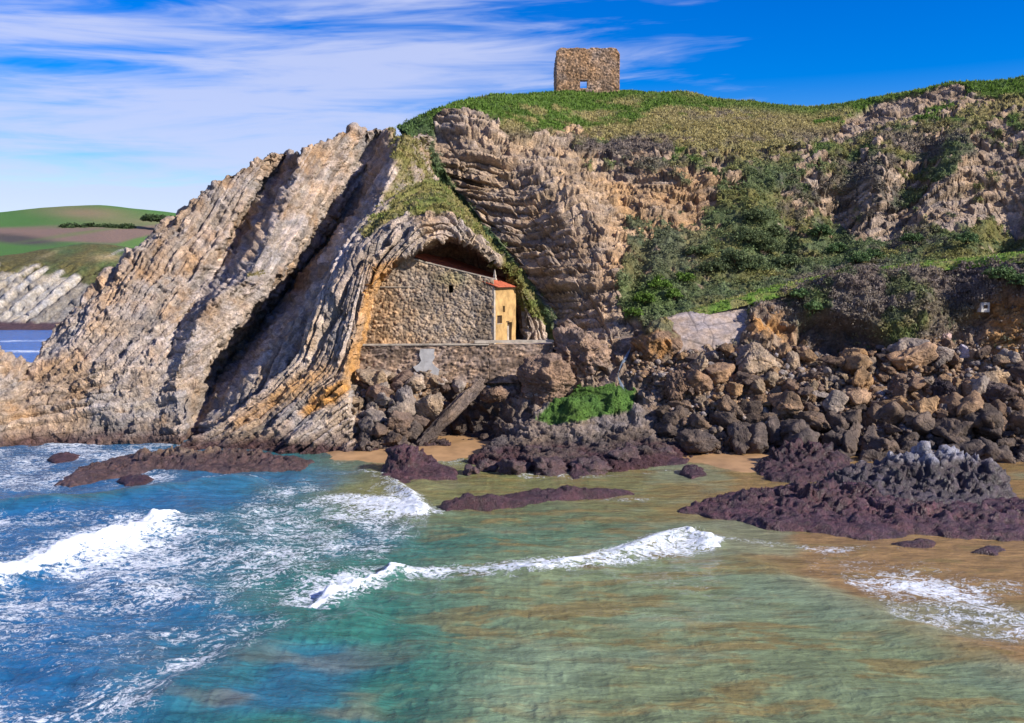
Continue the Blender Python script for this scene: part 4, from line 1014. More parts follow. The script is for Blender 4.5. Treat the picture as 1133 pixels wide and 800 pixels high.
# foam zones
fz = (0.62*poly_mask(px, py, [(40, 612), (190, 570), (300, 545), (450, 545), (480, 570), (440, 620), (380, 655), (250, 665), (90, 650)], 22)
      + 0.54*poly_mask(px, py, [(-90, 640), (60, 640), (300, 665), (330, 690), (250, 740), (150, 800), (60, 850), (-90, 850)], 28)
      + 0.62*poly_mask(px, py, [(-90, 492), (60, 483), (180, 478), (260, 500), (180, 535), (60, 552), (-90, 555)], 12)
      + 0.52*poly_mask(px, py, [(-90, 560), (80, 562), (170, 560), (150, 590), (0, 635), (-90, 650)], 12)
      + 0.80*poly_mask(px, py, [(440, 628), (560, 622), (650, 612), (740, 584), (800, 598), (790, 612), (690, 628), (540, 640), (450, 640)], 8)
      + 0.45*poly_mask(px, py, [(270, 510), (420, 520), (475, 555), (470, 575), (400, 560), (290, 545)], 8)*.6
      + 0.72*poly_mask(px, py, [(940, 645), (1010, 640), (1080, 655), (1140, 680), (1140, 715), (1070, 712), (990, 690)], 12)
      + 0.45*poly_mask(px, py, [(840, 612), (930, 610), (1050, 622), (1133, 640), (1133, 665), (980, 650), (880, 640)], 10)
      + 0.55*poly_mask(px, py, [(755, 588), (830, 596), (900, 603), (960, 602), (1000, 608), (900, 612), (800, 600)], 5)
      + 0.35*poly_mask(px, py, [(560, 545), (690, 540), (760, 548), (700, 560), (560, 565), (480, 575), (440, 570)], 8)
      + 0.35*poly_mask(px, py, [(340, 505), (460, 506), (760, 512), (800, 520), (640, 532), (520, 530), (350, 512)], 4)
      + 0.30*blob(px, py, 800, 660, 70, 12, 15) + 0.9*poly_mask(px, py, [(-300, 378), (60, 376), (60, 378), (-300, 381)], 1.5)+0.9*poly_mask(px, py, [(-300, 389), (60, 387), (60, 390), (-300, 394)], 1.5))
for c_, wdt, am_ in ((crests[0], 2.4, .45), (crests[1], 1.8, .55), (crests[2], 2.0, .08), (crests[4], 1.5, .3)):
    fz = fz+am_*np.exp(-(c_[1]/wdt)**2)*sstep(0, .1, c_[4])
me = make_mesh('sea', G, grid_faces(*G.shape[:2]), None, c, smooth=True)
def add_attr(me, name, arr):
    a = me.attributes.new(name, 'FLOAT', 'POINT'); a.data.foreach_set('value', np.clip(arr, 0, 4).astype(np.float32).ravel())
add_attr(me, 'Zone', fz); add_attr(me, 'Solid', solid); add_attr(me, 'Near', fade)
m, t, b = nt('sea_water')
tc = N(t, 'ShaderNodeTexCoord').outputs['Object']
at = N(t, 'ShaderNodeAttribute', attribute_name='Col').outputs['Color']
zn = N(t, 'ShaderNodeAttribute', attribute_name='Zone').outputs['Fac']
so_ = N(t, 'ShaderNodeAttribute', attribute_name='Solid').outputs['Fac']
nr = N(t, 'ShaderNodeAttribute', attribute_name='Near').outputs['Fac']
def mapv(sx, sy, rot=0):
    mp = N(t, 'ShaderNodeMapping'); t.links.new(tc, mp.inputs[0]); mp.inputs['Scale'].default_value = (sx, sy, 1); mp.inputs['Rotation'].default_value = (0, 0, math.radians(rot)); return mp.outputs[0]
va = mapv(0.85, 0.95, -12)
def ridge(sc_, det, dist, vec=va):
    n = noise(t, vec, sc_, det, 0.6, dist); q = math_(t, 'ABSOLUTE', math_(t, 'SUBTRACT', n, 0.5)); return math_(t, 'SUBTRACT', 1.0, math_(t, 'MULTIPLY', q, 6.5))
r1 = ridge(0.6, 6, 1.8); r2 = ridge(1.5, 6, 1.4); r3 = ridge(4.0, 5, .9)
lace = math_(t, 'ADD', math_(t, 'MULTIPLY', r1, 0.40), math_(t, 'ADD', math_(t, 'MULTIPLY', r2, 0.46), math_(t, 'MULTIPLY', r3, 0.26)))
pat = noise(t, va, 0.16, 4, 0.6, 0.8)
thr = math_(t, 'SUBTRACT', 1.26, math_(t, 'ADD', math_(t, 'MULTIPLY', zn, 1.0), math_(t, 'MULTIPLY', math_(t, 'SUBTRACT', pat, 0.5), 1.5)))
fm = N(t, 'ShaderNodeMapRange', interpolation_type='SMOOTHSTEP')
t.links.new(math_(t, 'SUBTRACT', lace, thr), fm.inputs[0]); fm.inputs[1].default_value = 0.0; fm.inputs[2].default_value = 0.45; fm.inputs[3].default_value = 0; fm.inputs[4].default_value = 0.92
zg = N(t, 'ShaderNodeMapRange'); t.links.new(zn, zg.inputs[0]); zg.inputs[1].default_value = 0.05; zg.inputs[2].default_value = 0.3
fmm = math_(t, 'MULTIPLY', fm.outputs[0], zg.outputs[0])
sn = noise(t, tc, 3.0, 5, 0.7)
sol = N(t, 'ShaderNodeMapRange', interpolation_type='SMOOTHSTEP'); t.links.new(math_(t, 'ADD', so_, math_(t, 'MULTIPLY', math_(t, 'SUBTRACT', sn, 0.5), 1.3)), sol.inputs[0]); sol.inputs[1].default_value = 0.25; sol.inputs[2].default_value = 0.6
sg = N(t, 'ShaderNodeMapRange'); t.links.new(so_, sg.inputs[0]); sg.inputs[1].default_value = 0.02; sg.inputs[2].default_value = 0.15
foam = math_(t, 'MAXIMUM', fmm, math_(t, 'MULTIPLY', sol.outputs[0], sg.outputs[0]))
wn_ = noise(t, mapv(0.4, 1.5, 5), 0.9, 7, 0.65, 0.9)
wc = mul(t, at, ramp(t, wn_, [(0.3, 0.5), (0.5, 1.0), (0.7, 1.5)]), 0.9)
bc = N(t, 'ShaderNodeMix', data_type='RGBA'); t.links.new(foam, bc.inputs[0]); t.links.new(wc, bc.inputs[6]); fcol = ramp(t, noise(t, tc, 2.2, 6, .7), [(0.3, (0.42, 0.50, 0.56)), (0.55, (0.80, 0.82, 0.84))]); t.links.new(fcol, bc.inputs[7])  # blue-grey mottling paints shading into the foam
t.links.new(bc.outputs[2], b.inputs['Base Color'])
rg = N(t, 'ShaderNodeMapRange'); t.links.new(foam, rg.inputs[0]); rg.inputs[3].default_value = 0.07; rg.inputs[4].default_value = 0.8
t.links.new(rg.outputs[0], b.inputs['Roughness']); b.inputs['IOR'].default_value = 1.33
hb_ = math_(t, 'ADD', math_(t, 'MULTIPLY', noise(t, mapv(0.45, 1.3, 6), 1.5, 7, 0.62, 0.9), 1.0), math_(t, 'MULTIPLY', foam, 0.5))
hb_ = math_(t, 'ADD', hb_, math_(t, 'MULTIPLY', noise(t, mapv(.7, 1.8, -8), 5.0, 4, 0.6, 0.5), 0.18))
bp = N(t, 'ShaderNodeBump', i_Strength=0.55, i_Distance=0.35); t.links.new(hb_, bp.inputs['Height']); t.links.new(bp.outputs['Normal'], b.inputs['Normal'])
me.materials.clear(); me.materials.append(m)
tag(link('sea', me), 'blue and teal sea with white surf running into the cove', kind='structure')
# sand: beach showing between the water and the rocks, sloping under the sea
sx, sy = np.meshgrid(np.linspace(-60, 120, 420), np.linspace(20, 116, 300))
edge_y = np.interp(sx, [-60, -24, -20, -17, -8, -3, 0, 10, 16, 20, 25, 28, 45, 120], [116, 114, 102, 93.5, 92.5, 94, 97, 97, 94, 88.2, 87.3, 97, 98, 98])
sz = np.clip((sy-edge_y)*0.06, -3, 0.32)+0.05*vnoise(np.stack([sx, sy, 0*sx], -1)*0.3, 5)
Gs = np.stack([sx, sy, sz], -1)
m, t, b = nt('wet_sand')
tc = N(t, 'ShaderNodeTexCoord').outputs['Object']; n_ = noise(t, tc, 0.6, 6, 0.6)
t.links.new(mul(t, (0.40, 0.235, 0.11), ramp(t, n_, [(0.3, 0.7), (0.7, 1.2)])), b.inputs['Base Color']); b.inputs['Roughness'].default_value = 0.45
bp = N(t, 'ShaderNodeBump', i_Strength=0.4, i_Distance=0.05); t.links.new(noise(t, tc, 4, 4), bp.inputs['Height']); t.links.new(bp.outputs['Normal'], b.inputs['Normal'])
tag(link('beach', make_mesh('beach', Gs, grid_faces(*Gs.shape[:2]), m, smooth=True)), 'small strip of wet golden sand at the foot of the rocks', kind='structure')
# ground reaching the horizon beneath everything
gx, gy = np.meshgrid(np.linspace(-9000, 9000, 40), np.linspace(-2000, 12000, 40))
tag(link('ground', make_mesh('ground', np.stack([gx, gy, 0*gx-3.4], -1), grid_faces(40, 40), M_SOIL, np.broadcast_to(BROWN, gx.shape+(3,)))), 'sea floor and land sheet reaching the horizon', kind='structure')

# ================================================================== ROCKS
import bmesh
def ico(sub):
    bm = bmesh.new(); bmesh.ops.create_icosphere(bm, subdivisions=sub, radius=1)
    V = np.array([v.co[:] for v in bm.verts]); F_ = np.array([[v.index for v in f.verts] for f in bm.faces]); bm.free()
    return V/np.linalg.norm(V, axis=1, keepdims=True), F_
ICO = {k: ico(k) for k in (1, 2, 4, 6)}
def rock_shape(sub, seed, planes=15, sc=(1, 1, 1), nz=0.10, bed=None, sharp=14, fac=None):
    """a boulder cut by flat break faces; bed = (thickness, tilt axis) adds layers"""
    V, F_ = ICO[sub]; r = np.random.default_rng(seed)
    n = r.normal(size=(planes, 3)); n /= np.linalg.norm(n, axis=1, keepdims=True); h = r.uniform(0.55, 1.0, planes)
    dots = V @ n.T; q = h/np.maximum(dots, 0.05); q = np.minimum(q, 1.35)
    qm = q.min(1, keepdims=True); rad = qm[:, 0]-np.log(np.sum(np.exp(-sharp*(q-qm)), axis=1))/sharp
    p = V*rad[:, None]*np.array(sc)
    if nz: 
        p = p+V*(nz*(fbm(p+seed, 2.2, 4, seed % 97)+0.5*fbm(p+seed*2, 6.0, 3, seed % 89, ridged=True)))[:, None]
        if sub >= 4: p = p+V*((fac or nz*1.3)*facets(p+seed, 1.8, seed % 83)+(fac or nz)*.4*facets(p+seed, 4.5, seed % 73))[:, None]
    if bed:
        ax = np.array(bed[1], float); ax /= np.linalg.norm(ax); s_ = p @ ax; t_ = p @ np.cross(ax, [0.3, 0.9, 0.1])
        d, _, _ = strata(s_, t_, bed[0], bed[0]*3, seed % 71); p = p+V*(d*bed[0]*bed[2])[:, None]
    return p, F_
def rock_tone(p, base, var=0.3, seed=0):
    n1 = fbm(p+seed, 1.3, 3, 401)
    c = np.array(base)*(1+var*n1[..., None])
    return c
G_, n_, px_, py_ = SHORE
sub_ = (slice(None, None, 2), slice(None, None, 2))
SP = G_[sub_].reshape(-1, 3); SX, SY = proj(SP)
def on_shore(x_, y_):
    d = (SX-x_)**2+(SY-y_)**2; k = np.argpartition(d, 12)[:12]; k = k[np.argmin(SP[k, 1]+d[k]*0.2)]
    return SP[k]
def set_col(o, c): o.color = (*[float(v) for v in c], 1)
BR = (0.20, 0.135, 0.095); TN = (0.32, 0.245, 0.175); DK = (0.08, 0.062, 0.052); OC = (0.29, 0.19, 0.11); GY = (0.27, 0.23, 0.205)
def single(name, label, cat, x_, ybot, wpx, hpx, col, seed, d=None, depth=0.9, bed=None, rot=(0, 0, 0), nz=0.1, planes=16, sub=6, colfn=None, mat=None, shape=(1, 1, 1), group=None, sharp=14):
    base = on_shore(x_, ybot-2) if d is None else P(x_, ybot, d)
    d0 = base[1]; wm, hm = wpx*d0/F, hpx*d0/F
    p, F_ = rock_shape(sub, seed, planes, shape, nz, bed, sharp)
    from mathutils import Euler
    Rm = np.array(Euler([math.radians(a) for a in rot]).to_matrix()); p = p @ Rm.T
    ext = p.max(0)-p.min(0); p = p-(p.max(0)+p.min(0))/2
    p = p/ext*np.array([wm, wm*depth, hm*1.15])
    loc = np.array([P(x_, ybot, d0)[0], d0+wm*depth*0.25, P(x_, ybot, d0)[2]+hm*0.5-hm*0.075])
    c = rock_tone(p, col, .35, seed) if colfn is None else colfn(p+loc, p)
    o = link(name, make_mesh(name, p, F_, mat or M_ROCK, c, smooth=False), None, loc)
    return tag(o, label, cat, group)
def mossy(w0, w1):
    def f(pw, p):
        c = rock_tone(p, BR, .35, 3)
        k = sstep(0, .3, p[:, 2]/p[:, 2].max()-0.35+0.5*fbm(pw, .8, 3, 9))
        return mixc(c, OCHRE*0.9, 0.6*sstep(-.1, .3, fbm(pw, .6, 3, 10)))*(1-0.6*k[:, None])+BGREEN*0.6*k[:, None]
    return f
single('boulder', 'tall split brown boulder, the biggest beside the chapel terrace', 'boulder', 643, 424, 70, 68, (0.29, 0.205, 0.15), 11, d=108.0, bed=(0.16, (0.8, .2, 0.5), 0.5), planes=18, nz=.13)
single('boulder', 'layered brown boulder leaning against the end of the terrace wall', 'boulder', 605, 448, 68, 58, (0.25, 0.17, 0.12), 12, d=105.6, bed=(0.12, (0.3, 0, 1), 0.6), planes=14)
single('boulder', 'ochre and green boulder beside the trickling stream', 'boulder', 727, 408, 58, 58, OC, 13, d=108.6, bed=(0.15, (.6, 0, .7), .4), colfn=mossy(0, 1))
single('boulder', 'domed tan boulder with grooved sides below the concrete ramp', 'boulder', 842, 421, 56, 42, TN, 14, bed=(0.14, (1, 0, 0.25), 0.5), sharp=22, nz=.07)
single('boulder', 'smooth ochre slab resting against the domed grooved boulder', 'boulder', 866, 400, 18, 22, OC, 15, rot=(0, 25, 0))
single('boulder', 'squarish tan block right of the domed grooved boulder', 'boulder', 878, 408, 17, 20, TN, 16)
single('boulder', 'upright tan boulder under the front edge of the ramp', 'boulder', 774, 416, 24, 26, TN, 17, nz=.14)
single('boulder', 'rounded ribbed brown boulder low on the slope below the ramp', 'boulder', 754, 444, 36, 36, BR, 18, bed=(0.14, (.9, 0, .3), .5))
single('boulder', 'oblong tan block lying under the left end of the terrace wall', 'boulder', 412, 426, 40, 18, TN, 19, d=105.0, nz=.06)
single('boulder', 'pale tan block below the grey render patch', 'boulder', 458, 432, 26, 18, (0.40, 0.31, 0.23), 20, d=104.5)
single('boulder', 'flat brown ledge rock above the dark hollow under the terrace', 'boulder', 547, 444, 34, 17, BR, 21, d=105.0, bed=(0.2, (0, 0, 1), .4))
single('boulder', 'steep angular grey rock standing below the terrace wall', 'boulder', 448, 462, 26, 36, GY, 22, d=103, rot=(0, 20, 0))
single('boulder', 'wedge of tan rock propped beside the leaning rock slab', 'boulder', 474, 464, 34, 30, TN, 23, d=102.8, rot=(0, -30, 0))
single('boulder', 'pale pinkish block at the top of the scree', 'boulder', 1045, 379, 19, 16, (0.42, 0.31, 0.29), 24, nz=.05)
single('boulder', 'pale lilac block below the eroded earth hollow', 'boulder', 1070, 395, 20, 14, (0.42, 0.38, 0.42), 25, nz=.04)
single('boulder', 'long pale slab near the top of the scree', 'boulder', 1040, 398, 34, 15, GY, 26, rot=(0, -15, 0), nz=.05)
single('boulder', 'ribbed pale block at the foot of the scrub bank', 'boulder', 1004, 394, 20, 18, (0.38, 0.31, 0.25), 27, bed=(0.2, (1, 0, .4), .4), nz=.05)
single('boulder', 'large ochre brown boulder in the middle of the scree', 'boulder', 1083, 448, 42, 32, (0.34, 0.21, 0.12), 28)
single('boulder', 'flat topped dark boulder right of the large ochre brown boulder', 'boulder', 1108, 452, 46, 30, (0.10, 0.075, 0.07), 29)
single('boulder', 'black pitted boulder left of the large ochre brown boulder', 'boulder', 1046, 448, 28, 28, (0.07, 0.055, 0.06), 30, nz=.2)
# the leaning slab, as a long bar of rock
a0, a1 = P(527, 430, 105.5), P(468, 488, 101.0)
V, F_ = ICO[6]; L_ = np.linalg.norm(a1-a0); ax = (a1-a0)/L_; s1 = np.cross(ax, [0, 1, 0]); s1 /= np.linalg.norm(s1); s2 = np.cross(ax, s1)
p, _ = rock_shape(6, 77, 5, (1, .22, .35), .05)
bx = np.sign(V)*np.abs(V)**0.45; p = bx*np.array([1, .17, .26])*(1+.38*fbm(bx, 2, 3, 8))[:, None]+V*(0.03*facets(bx, 3.0, 9))[:, None]
pp = p[:, :1]*ax*L_*0.56+p[:, 1:2]*s1*3.6+p[:, 2:]*s2*2.4
pp = pp+ (0.25*fbm(pp, 0.9, 4, 5))[:, None]*s1
cc = mixc(rock_tone(p, (.19, .14, .105), .4, 5), DARK*1.3, sstep(-0.3, .3, p[:, 0]+0.2*fbm(p, 3, 2, 6)))
tag(link('rock_slab', make_mesh('rock_slab', pp, F_, M_ROCK, cc), None, (a0+a1)/2), 'long rock slab slanting down from the terrace to the beach', 'rock slab')

VAR = []
for k in range(16):
    r = np.random.default_rng(900+k)
    p, F_ = rock_shape(4, 900+k, int(r.integers(8, 14)), (1, r.uniform(.55, 1), r.uniform(.5, .9)), r.uniform(.04, .09), None, 80, fac=.13)
    VAR.append(make_mesh('boulder', p, F_, M_ROCK, rock_tone(p*2, (1, 1, 1), .25, k)))
def scatter(n, region, size, cols, label, cat, group, seed, name='boulder', mind=0.8, dz=0.12):
    r = np.random.default_rng(seed); poly = np.array(region, float); x0, y0 = poly.min(0); x1, y1 = poly.max(0); placed = []
    tries = 0
    while len(placed) < n and tries < n*60:
        tries += 1
        x_, y_ = r.uniform(x0, x1), r.uniform(y0, y1)
        if poly_mask(np.array([x_]), np.array([y_]), region, .01)[0] < .5: continue
        s_ = float(size(r, x_, y_))
        if any((x_-a)**2+((y_-b)*1.4)**2 < (mind*(s_+c)*5.0)**2 for a, b, c in placed): continue
        placed.append((x_, y_, s_))
    for (x_, y_, s_) in placed:
        b_ = on_shore(x_, y_); me = VAR[int(r.integers(len(VAR)))]
        o = bpy.data.objects.new(name, me); C.objects.link(o)
        sz_ = s_*r.uniform(.8, 1.25, 3)*0.62
        o.scale = sz_; o.rotation_euler = (r.uniform(-.5, .5), r.uniform(-.5, .5), r.uniform(0, 6.28))
        o.location = (b_[0], b_[1]-0.1, b_[2]+sz_[2]*0.30+dz)
        c = np.array(cols[int(r.integers(len(cols)))])*r.uniform(.68, 1.2)*np.array([1.05, 1.0, .9])
        if b_[2] < 3.4: c = lerp(c, np.array(DK)*1.25, min(1, (3.4-b_[2])/2.2)*0.85)
        set_col(o, c)
        tag(o, label, cat, group)
    return len(placed)
fieldp = [(735, 398), (800, 392), (870, 402), (930, 392), (990, 394), (1050, 384), (1100, 398), (1200, 405), (1200, 470), (1100, 478), (1000, 470), (880, 462), (780, 455), (735, 440)]
scatter(175, fieldp, lambda r, x, y: 0.8+2.2*r.random()**2.2, [BR, BR, TN, OC, GY, (0.30, 0.2, 0.13), (0.15, .11, .09)], 'brown angular boulder in the scree below the scrub bank and the ramp', 'boulder', 'boulders of the brown scree', 5, mind=.52)
scatter(84, [(730, 455), (780, 450), (880, 458), (1000, 462), (1200, 470), (1200, 532), (1100, 528), (960, 524), (860, 503), (735, 500)], lambda r, x, y: 1.2+1.9*r.random()**1.5, [(0.13, .097, .075), DK, (0.16, .115, .085)], 'dark rounded boulder in the row along the tide line', 'boulder', 'dark boulders along the tide line', 6, mind=.55)
scatter(52, [(385, 425), (440, 420), (520, 425), (520, 440), (480, 470), (465, 492), (390, 498), (375, 470)], lambda r, x, y: 0.9+1.3*r.random(), [BR, TN, GY, (0.2, .14, .11)], 'broken brown rock heaped below the chapel terrace', 'rock', 'broken rocks below the terrace', 8, name='rock', mind=.5)
# loose small stones, far too many to count
r = np.random.default_rng(31); SV = [rock_shape(1, 950+k, 9, (1, .8, .65), 0.0, None, 20) for k in range(8)]
Vs, Fs, Cs = [], [], []; off = 0
msk = poly_mask(SX, SY, [(700, 392), (800, 388), (930, 386), (1050, 378), (1240, 395), (1240, 520), (1000, 510), (860, 500), (600, 505), (530, 500), (380, 498), (375, 430), (440, 415), (520, 425), (600, 440), (690, 430)], 3)*(SP[:, 2] > -.2)*(1-poly_mask(SX, SY, [(545, 442), (588, 440), (640, 424), (705, 418), (740, 455), (765, 500), (700, 525), (545, 520)], 3))*(1-poly_mask(SX, SY, [(462, 440), (500, 426), (545, 436), (548, 495), (462, 495)], 3))
pr = msk/msk.sum(); ids = r.choice(len(SP), 9000, p=pr)
for k in ids:
    p, F_ = SV[int(r.integers(8))]; s_ = 0.14+0.42*r.power(0.6)
    an = r.uniform(0, 6.28); ca, sa = math.cos(an), math.sin(an)
    q = p*s_*r.uniform(.7, 1.3, 3); q = np.stack([q[:, 0]*ca-q[:, 1]*sa, q[:, 0]*sa+q[:, 1]*ca, q[:, 2]], 1)
    Vs.append(q+SP[k]+np.array([r.normal()*.15, r.normal()*.15, s_*.35])); Fs.append(F_+off); off += len(p)
    c = np.array([BR, TN, OC, GY, BR][int(r.integers(5))])*r.uniform(.7, 1.35)
    z_ = SP[k, 2]
    if z_ < 3.4: c = lerp(c, np.array(DK)*1.2, min(1, (3.4-z_)/2.2)*.85)
    Cs.append(np.broadcast_to(c, (len(p), 3)))
tag(link('rubble', make_mesh('rubble', np.concatenate(Vs), np.concatenate(Fs), M_ROCK, np.concatenate(Cs))), 'loose small stones filling the gaps between the boulders', kind='stuff')

# low rocks standing in the shallows, each its own outline on the water and its own peaks
def outcrop(name, label, cat, poly, peaks, base=0.5, wedge=1.3, col=PURP, res=0.13, rough=0.3, bed=None, seed=1, colfn=None, mat=None, pits=0.0, group=None, tuft=None):
    wp = np.array([sea(*q)[:2] for q in poly]); x0, y0 = wp.min(0)-0.6; x1, y1 = wp.max(0)+0.6
    gx, gy = np.meshgrid(np.arange(x0, x1, res), np.arange(y0, y1, res)); g = np.stack([gx, gy, 0*gx+seed], -1)
    wx = gx+0.35*fbm(g, .6, 4, seed); wy = gy+0.5*fbm(g, .6, 4, seed+3)
    ed = poly_mask(wx, wy, wp, wedge)
    h = base+0*gx
    for (a, b, hh, rx, ry_) in peaks:
        c = sea(a, b); h = h+hh*np.exp(-((wx-c[0])/rx)**2-((wy-c[1])/ry_)**2)
    n1 = fbm(g, .45, 4, seed+5)
    zsoft = h*sstep(0.15, 1, ed)
    z = h*(0.9+0.45*n1)*sstep(0.15, 1, ed)-1.3*(1-sstep(0.0, .45, ed))
    g3 = np.stack([gx, gy, z], -1); nn = gsmooth(gsmooth(normals(g3), 1.5, 0), 1.5, 1)
    rl = rough*(0.9*facets(g3, 0.6, seed+7)+0.7*facets(g3, 1.6, seed+8)+0.6*fbm(g3, 1.5, 4, seed+9, ridged=True)+.3*fbm(g3, 4.0, 3, seed+15))
    if bed:
        d, _, _ = strata(g3[..., 2]*bed[0]+gx*bed[1]+gy*bed[2]+.25*fbm(g3, .4, 3, seed+16), gx, bed[3], bed[3]*5, seed, gt=.6); rl = rl+bed[4]*d
    if pits:
        f1, f21, cid = cells(g3*1.5, seed+11); rl = rl+pits*(0.5-f1)+.4*pits*(0.4-cells(g3*3.4, seed+12)[0])
    if tuft is not None: rl = rl*(1-.75*np.clip(tuft(g3, nn)[1], 0, 1))
    g3 = g3+nn*(rl*np.clip(ed*1.6, 0, 1)*np.clip(h, .35, 1.3))[..., None]
    z = g3[..., 2]
    c = np.broadcast_to(np.array(col), g3.shape)*(1+.6*fbm(g3, .9, 4, seed+14)[..., None])*(1+.5*fbm(g3, 4.0, 2, seed+17)[..., None])
    if colfn is not None: c = colfn(g3, c)
    keep = (ed[:-1, :-1] > 0.0) | (ed[1:, 1:] > 0.0) | (ed[1:, :-1] > 0.0) | (ed[:-1, 1:] > 0.0)
    f = grid_faces(*gx.shape)[keep.ravel()]
    used, inv = np.unique(f.ravel(), return_inverse=True)
    o = link(name, make_mesh(name, g3.reshape(-1, 3)[used], inv.reshape(f.shape), mat or M_WET, c.reshape(-1, 3)[used]))
    if tuft is not None: TUFTS.append((g3, nn, *tuft(g3, nn)))
    return tag(o, label, cat, group)
outcrop('rock_outcrop', 'low purple weed covered rock shelf spreading through the shallows', 'rock shelf',
        [(752, 566), (790, 553), (830, 545), (880, 545), (905, 540), (960, 545), (1010, 555), (1080, 556), (1200, 558), (1200, 600), (1133, 598), (1080, 596), (1010, 590), (960, 596), (910, 590), (850, 585), (810, 574)],
        [(850, 562, .5, 4, 1.6), (925, 562, 1.1, 4.0, 3.0), (1000, 575, .4, 5, 2), (1120, 580, .5, 6, 1.5), (905, 552, .7, 2, 1.2)], base=.42, col=PURP*1.35, rough=.36, seed=3, pits=.22)
outcrop('rock_outcrop', 'black jagged pitted rock with a grey top rising behind the purple shelf', 'rock',
        [(912, 545), (930, 532), (985, 526), (1050, 528), (1105, 538), (1122, 552), (1080, 562), (1010, 566), (950, 562), (920, 556)],
        [(1035, 541, 2.0, 3.2, 1.8), (1000, 545, 1.4, 4.0, 2.0), (1085, 547, 1.3, 2.8, 1.6), (950, 548, .8, 3, 1.8)], base=.9, col=(0.06, .045, .052), rough=.34, seed=4, pits=.42,
        colfn=lambda g, c: mixc(c, (0.34, 0.33, 0.36), sstep(2.4, 3.3, g[..., 2]+.5*fbm(g, .9, 3, 5))*0.8))
outcrop('rock_outcrop', 'dark purple humped rock at the right end of the sand strip', 'rock',
        [(836, 522), (850, 508), (885, 500), (925, 504), (940, 518), (925, 530), (880, 534), (855, 532)], [(880, 515, 1.3, 2.6, 1.8), (910, 516, .8, 2.5, 1.6)], base=.6, col=PURP*1.05, rough=.35, seed=5, pits=.3)
outcrop('rock_outcrop', 'long thin dark rock awash in the middle of the cove', 'rock',
        [(485, 562), (520, 556), (580, 549), (640, 545), (690, 543), (700, 547), (640, 553), (575, 560), (520, 563), (492, 567)], [(540, 560, .5, 2.5, .8), (625, 550, .4, 3.5, .7)], base=.42, wedge=.7, col=PURP, rough=.22, seed=6)
outcrop('rock_outcrop', 'small purple rock splashed by a wave beside the golden sand', 'rock',
        [(418, 532), (425, 516), (445, 504), (470, 504), (478, 516), (505, 520), (505, 527), (470, 530), (440, 538)], [(447, 522, 2.3, 1.3, 1.6), (462, 518, 1.0, 1.6, 1.2)], base=.4, wedge=.8, col=PURP*1.2, rough=.35, seed=7, bed=(0.6, .7, 0, .3, .15))
outcrop('rock_outcrop', 'reddish purple rocks trailing into the surf from the arch', 'rock',
        [(62, 536), (95, 518), (140, 506), (200, 500), (280, 505), (345, 512), (330, 522), (280, 521), (225, 524), (170, 520), (120, 530), (80, 538)],
        [(120, 523, .5, 2.2, 1.2), (165, 514, .8, 2.2, 1.5), (210, 514, .9, 3.5, 2), (275, 513, .8, 3, 1.4), (320, 516, .4, 2, 1)], base=.35, wedge=1.2, col=(0.075, .043, .040), rough=.35, seed=8, bed=(0.7, -.5, 0, .45, .2),
        colfn=lambda g, c: mixc(c, BROWN*1.2, sstep(1.0, 1.9, g[..., 2]+.5*fbm(g, .6, 3, 6))))
for k, (nm, pl, pk) in enumerate((('flat reddish rock breaking the foam left of the trailing rocks', [(52, 508), (75, 502), (90, 505), (80, 512), (60, 513)], (70, 507, .3, 1, .7)),
                                  ('small dark rock alone in the surf below the trailing rocks', [(128, 533), (150, 528), (170, 531), (158, 538), (138, 538)], (150, 533, .35, 1.2, .6)),
                                  ('small round dark rock on the wet sand', [(752, 524), (762, 517), (776, 519), (780, 526), (765, 529)], (765, 523, .6, .8, .7)),
                                  ('flat dark stone half buried beside the sand strip', [(720, 512), (745, 508), (765, 509), (758, 514), (730, 515)], (742, 511, .2, 1, .6)),
                                  ('flat dark rock awash at the seaward edge of the purple shelf', [(985, 603), (1010, 599), (1035, 601), (1025, 606), (1000, 607)], (1010, 603, .15, 1, .5)),
                                  ('low wet rock nearest the open water in the brown shallows', [(1075, 611), (1095, 607), (1110, 610), (1098, 614)], (1094, 610, .15, 1, .5)),
                                  ('little dark rock just off the purple boulders', [(628, 527), (640, 520), (655, 522), (652, 529), (636, 531)], (641, 525, .8, .8, .8)))):
    outcrop('rock', nm, 'rock', pl, [pk], base=.25, wedge=.45, col=PURP, rough=.18, seed=20+k, res=.09)
def mossf(g, nn):
    w = sstep(.35, .6, poly_mask(*proj(g), [(596, 462), (615, 440), (650, 428), (690, 424), (700, 436), (695, 452), (650, 462), (612, 468)], 6)+.25*fbm(g, .9, 3, 3))
    return (np.broadcast_to(np.array([0.04, 0.09, 0.015]), g.shape), w*.8, .10, 'grass')
def moundcol(g, c):
    a, b = proj(g); z = g[..., 2]
    c = mixc(np.broadcast_to(np.array([0.215, 0.175, 0.15]), g.shape), BROWN*.8, .5*sstep(-.1, .4, fbm(g, .5, 4, 31)))
    w = sstep(.35, .6, poly_mask(a, b, [(592, 464), (615, 438), (650, 426), (694, 422), (704, 436), (698, 454), (650, 464), (608, 470)], 7)+.25*fbm(g, .9, 3, 3))
    c = mixc(c, DARK, .75*(1-sstep(1.3, 2.6, z+.7*fbm(g, .5, 3, 33))))
    c = mixc(c, PURP*1.1, .9*(1-sstep(.7, 1.6, z+.5*fbm(g, .5, 3, 34))))
    return mixc(c, (0.07, 0.14, 0.025), w)
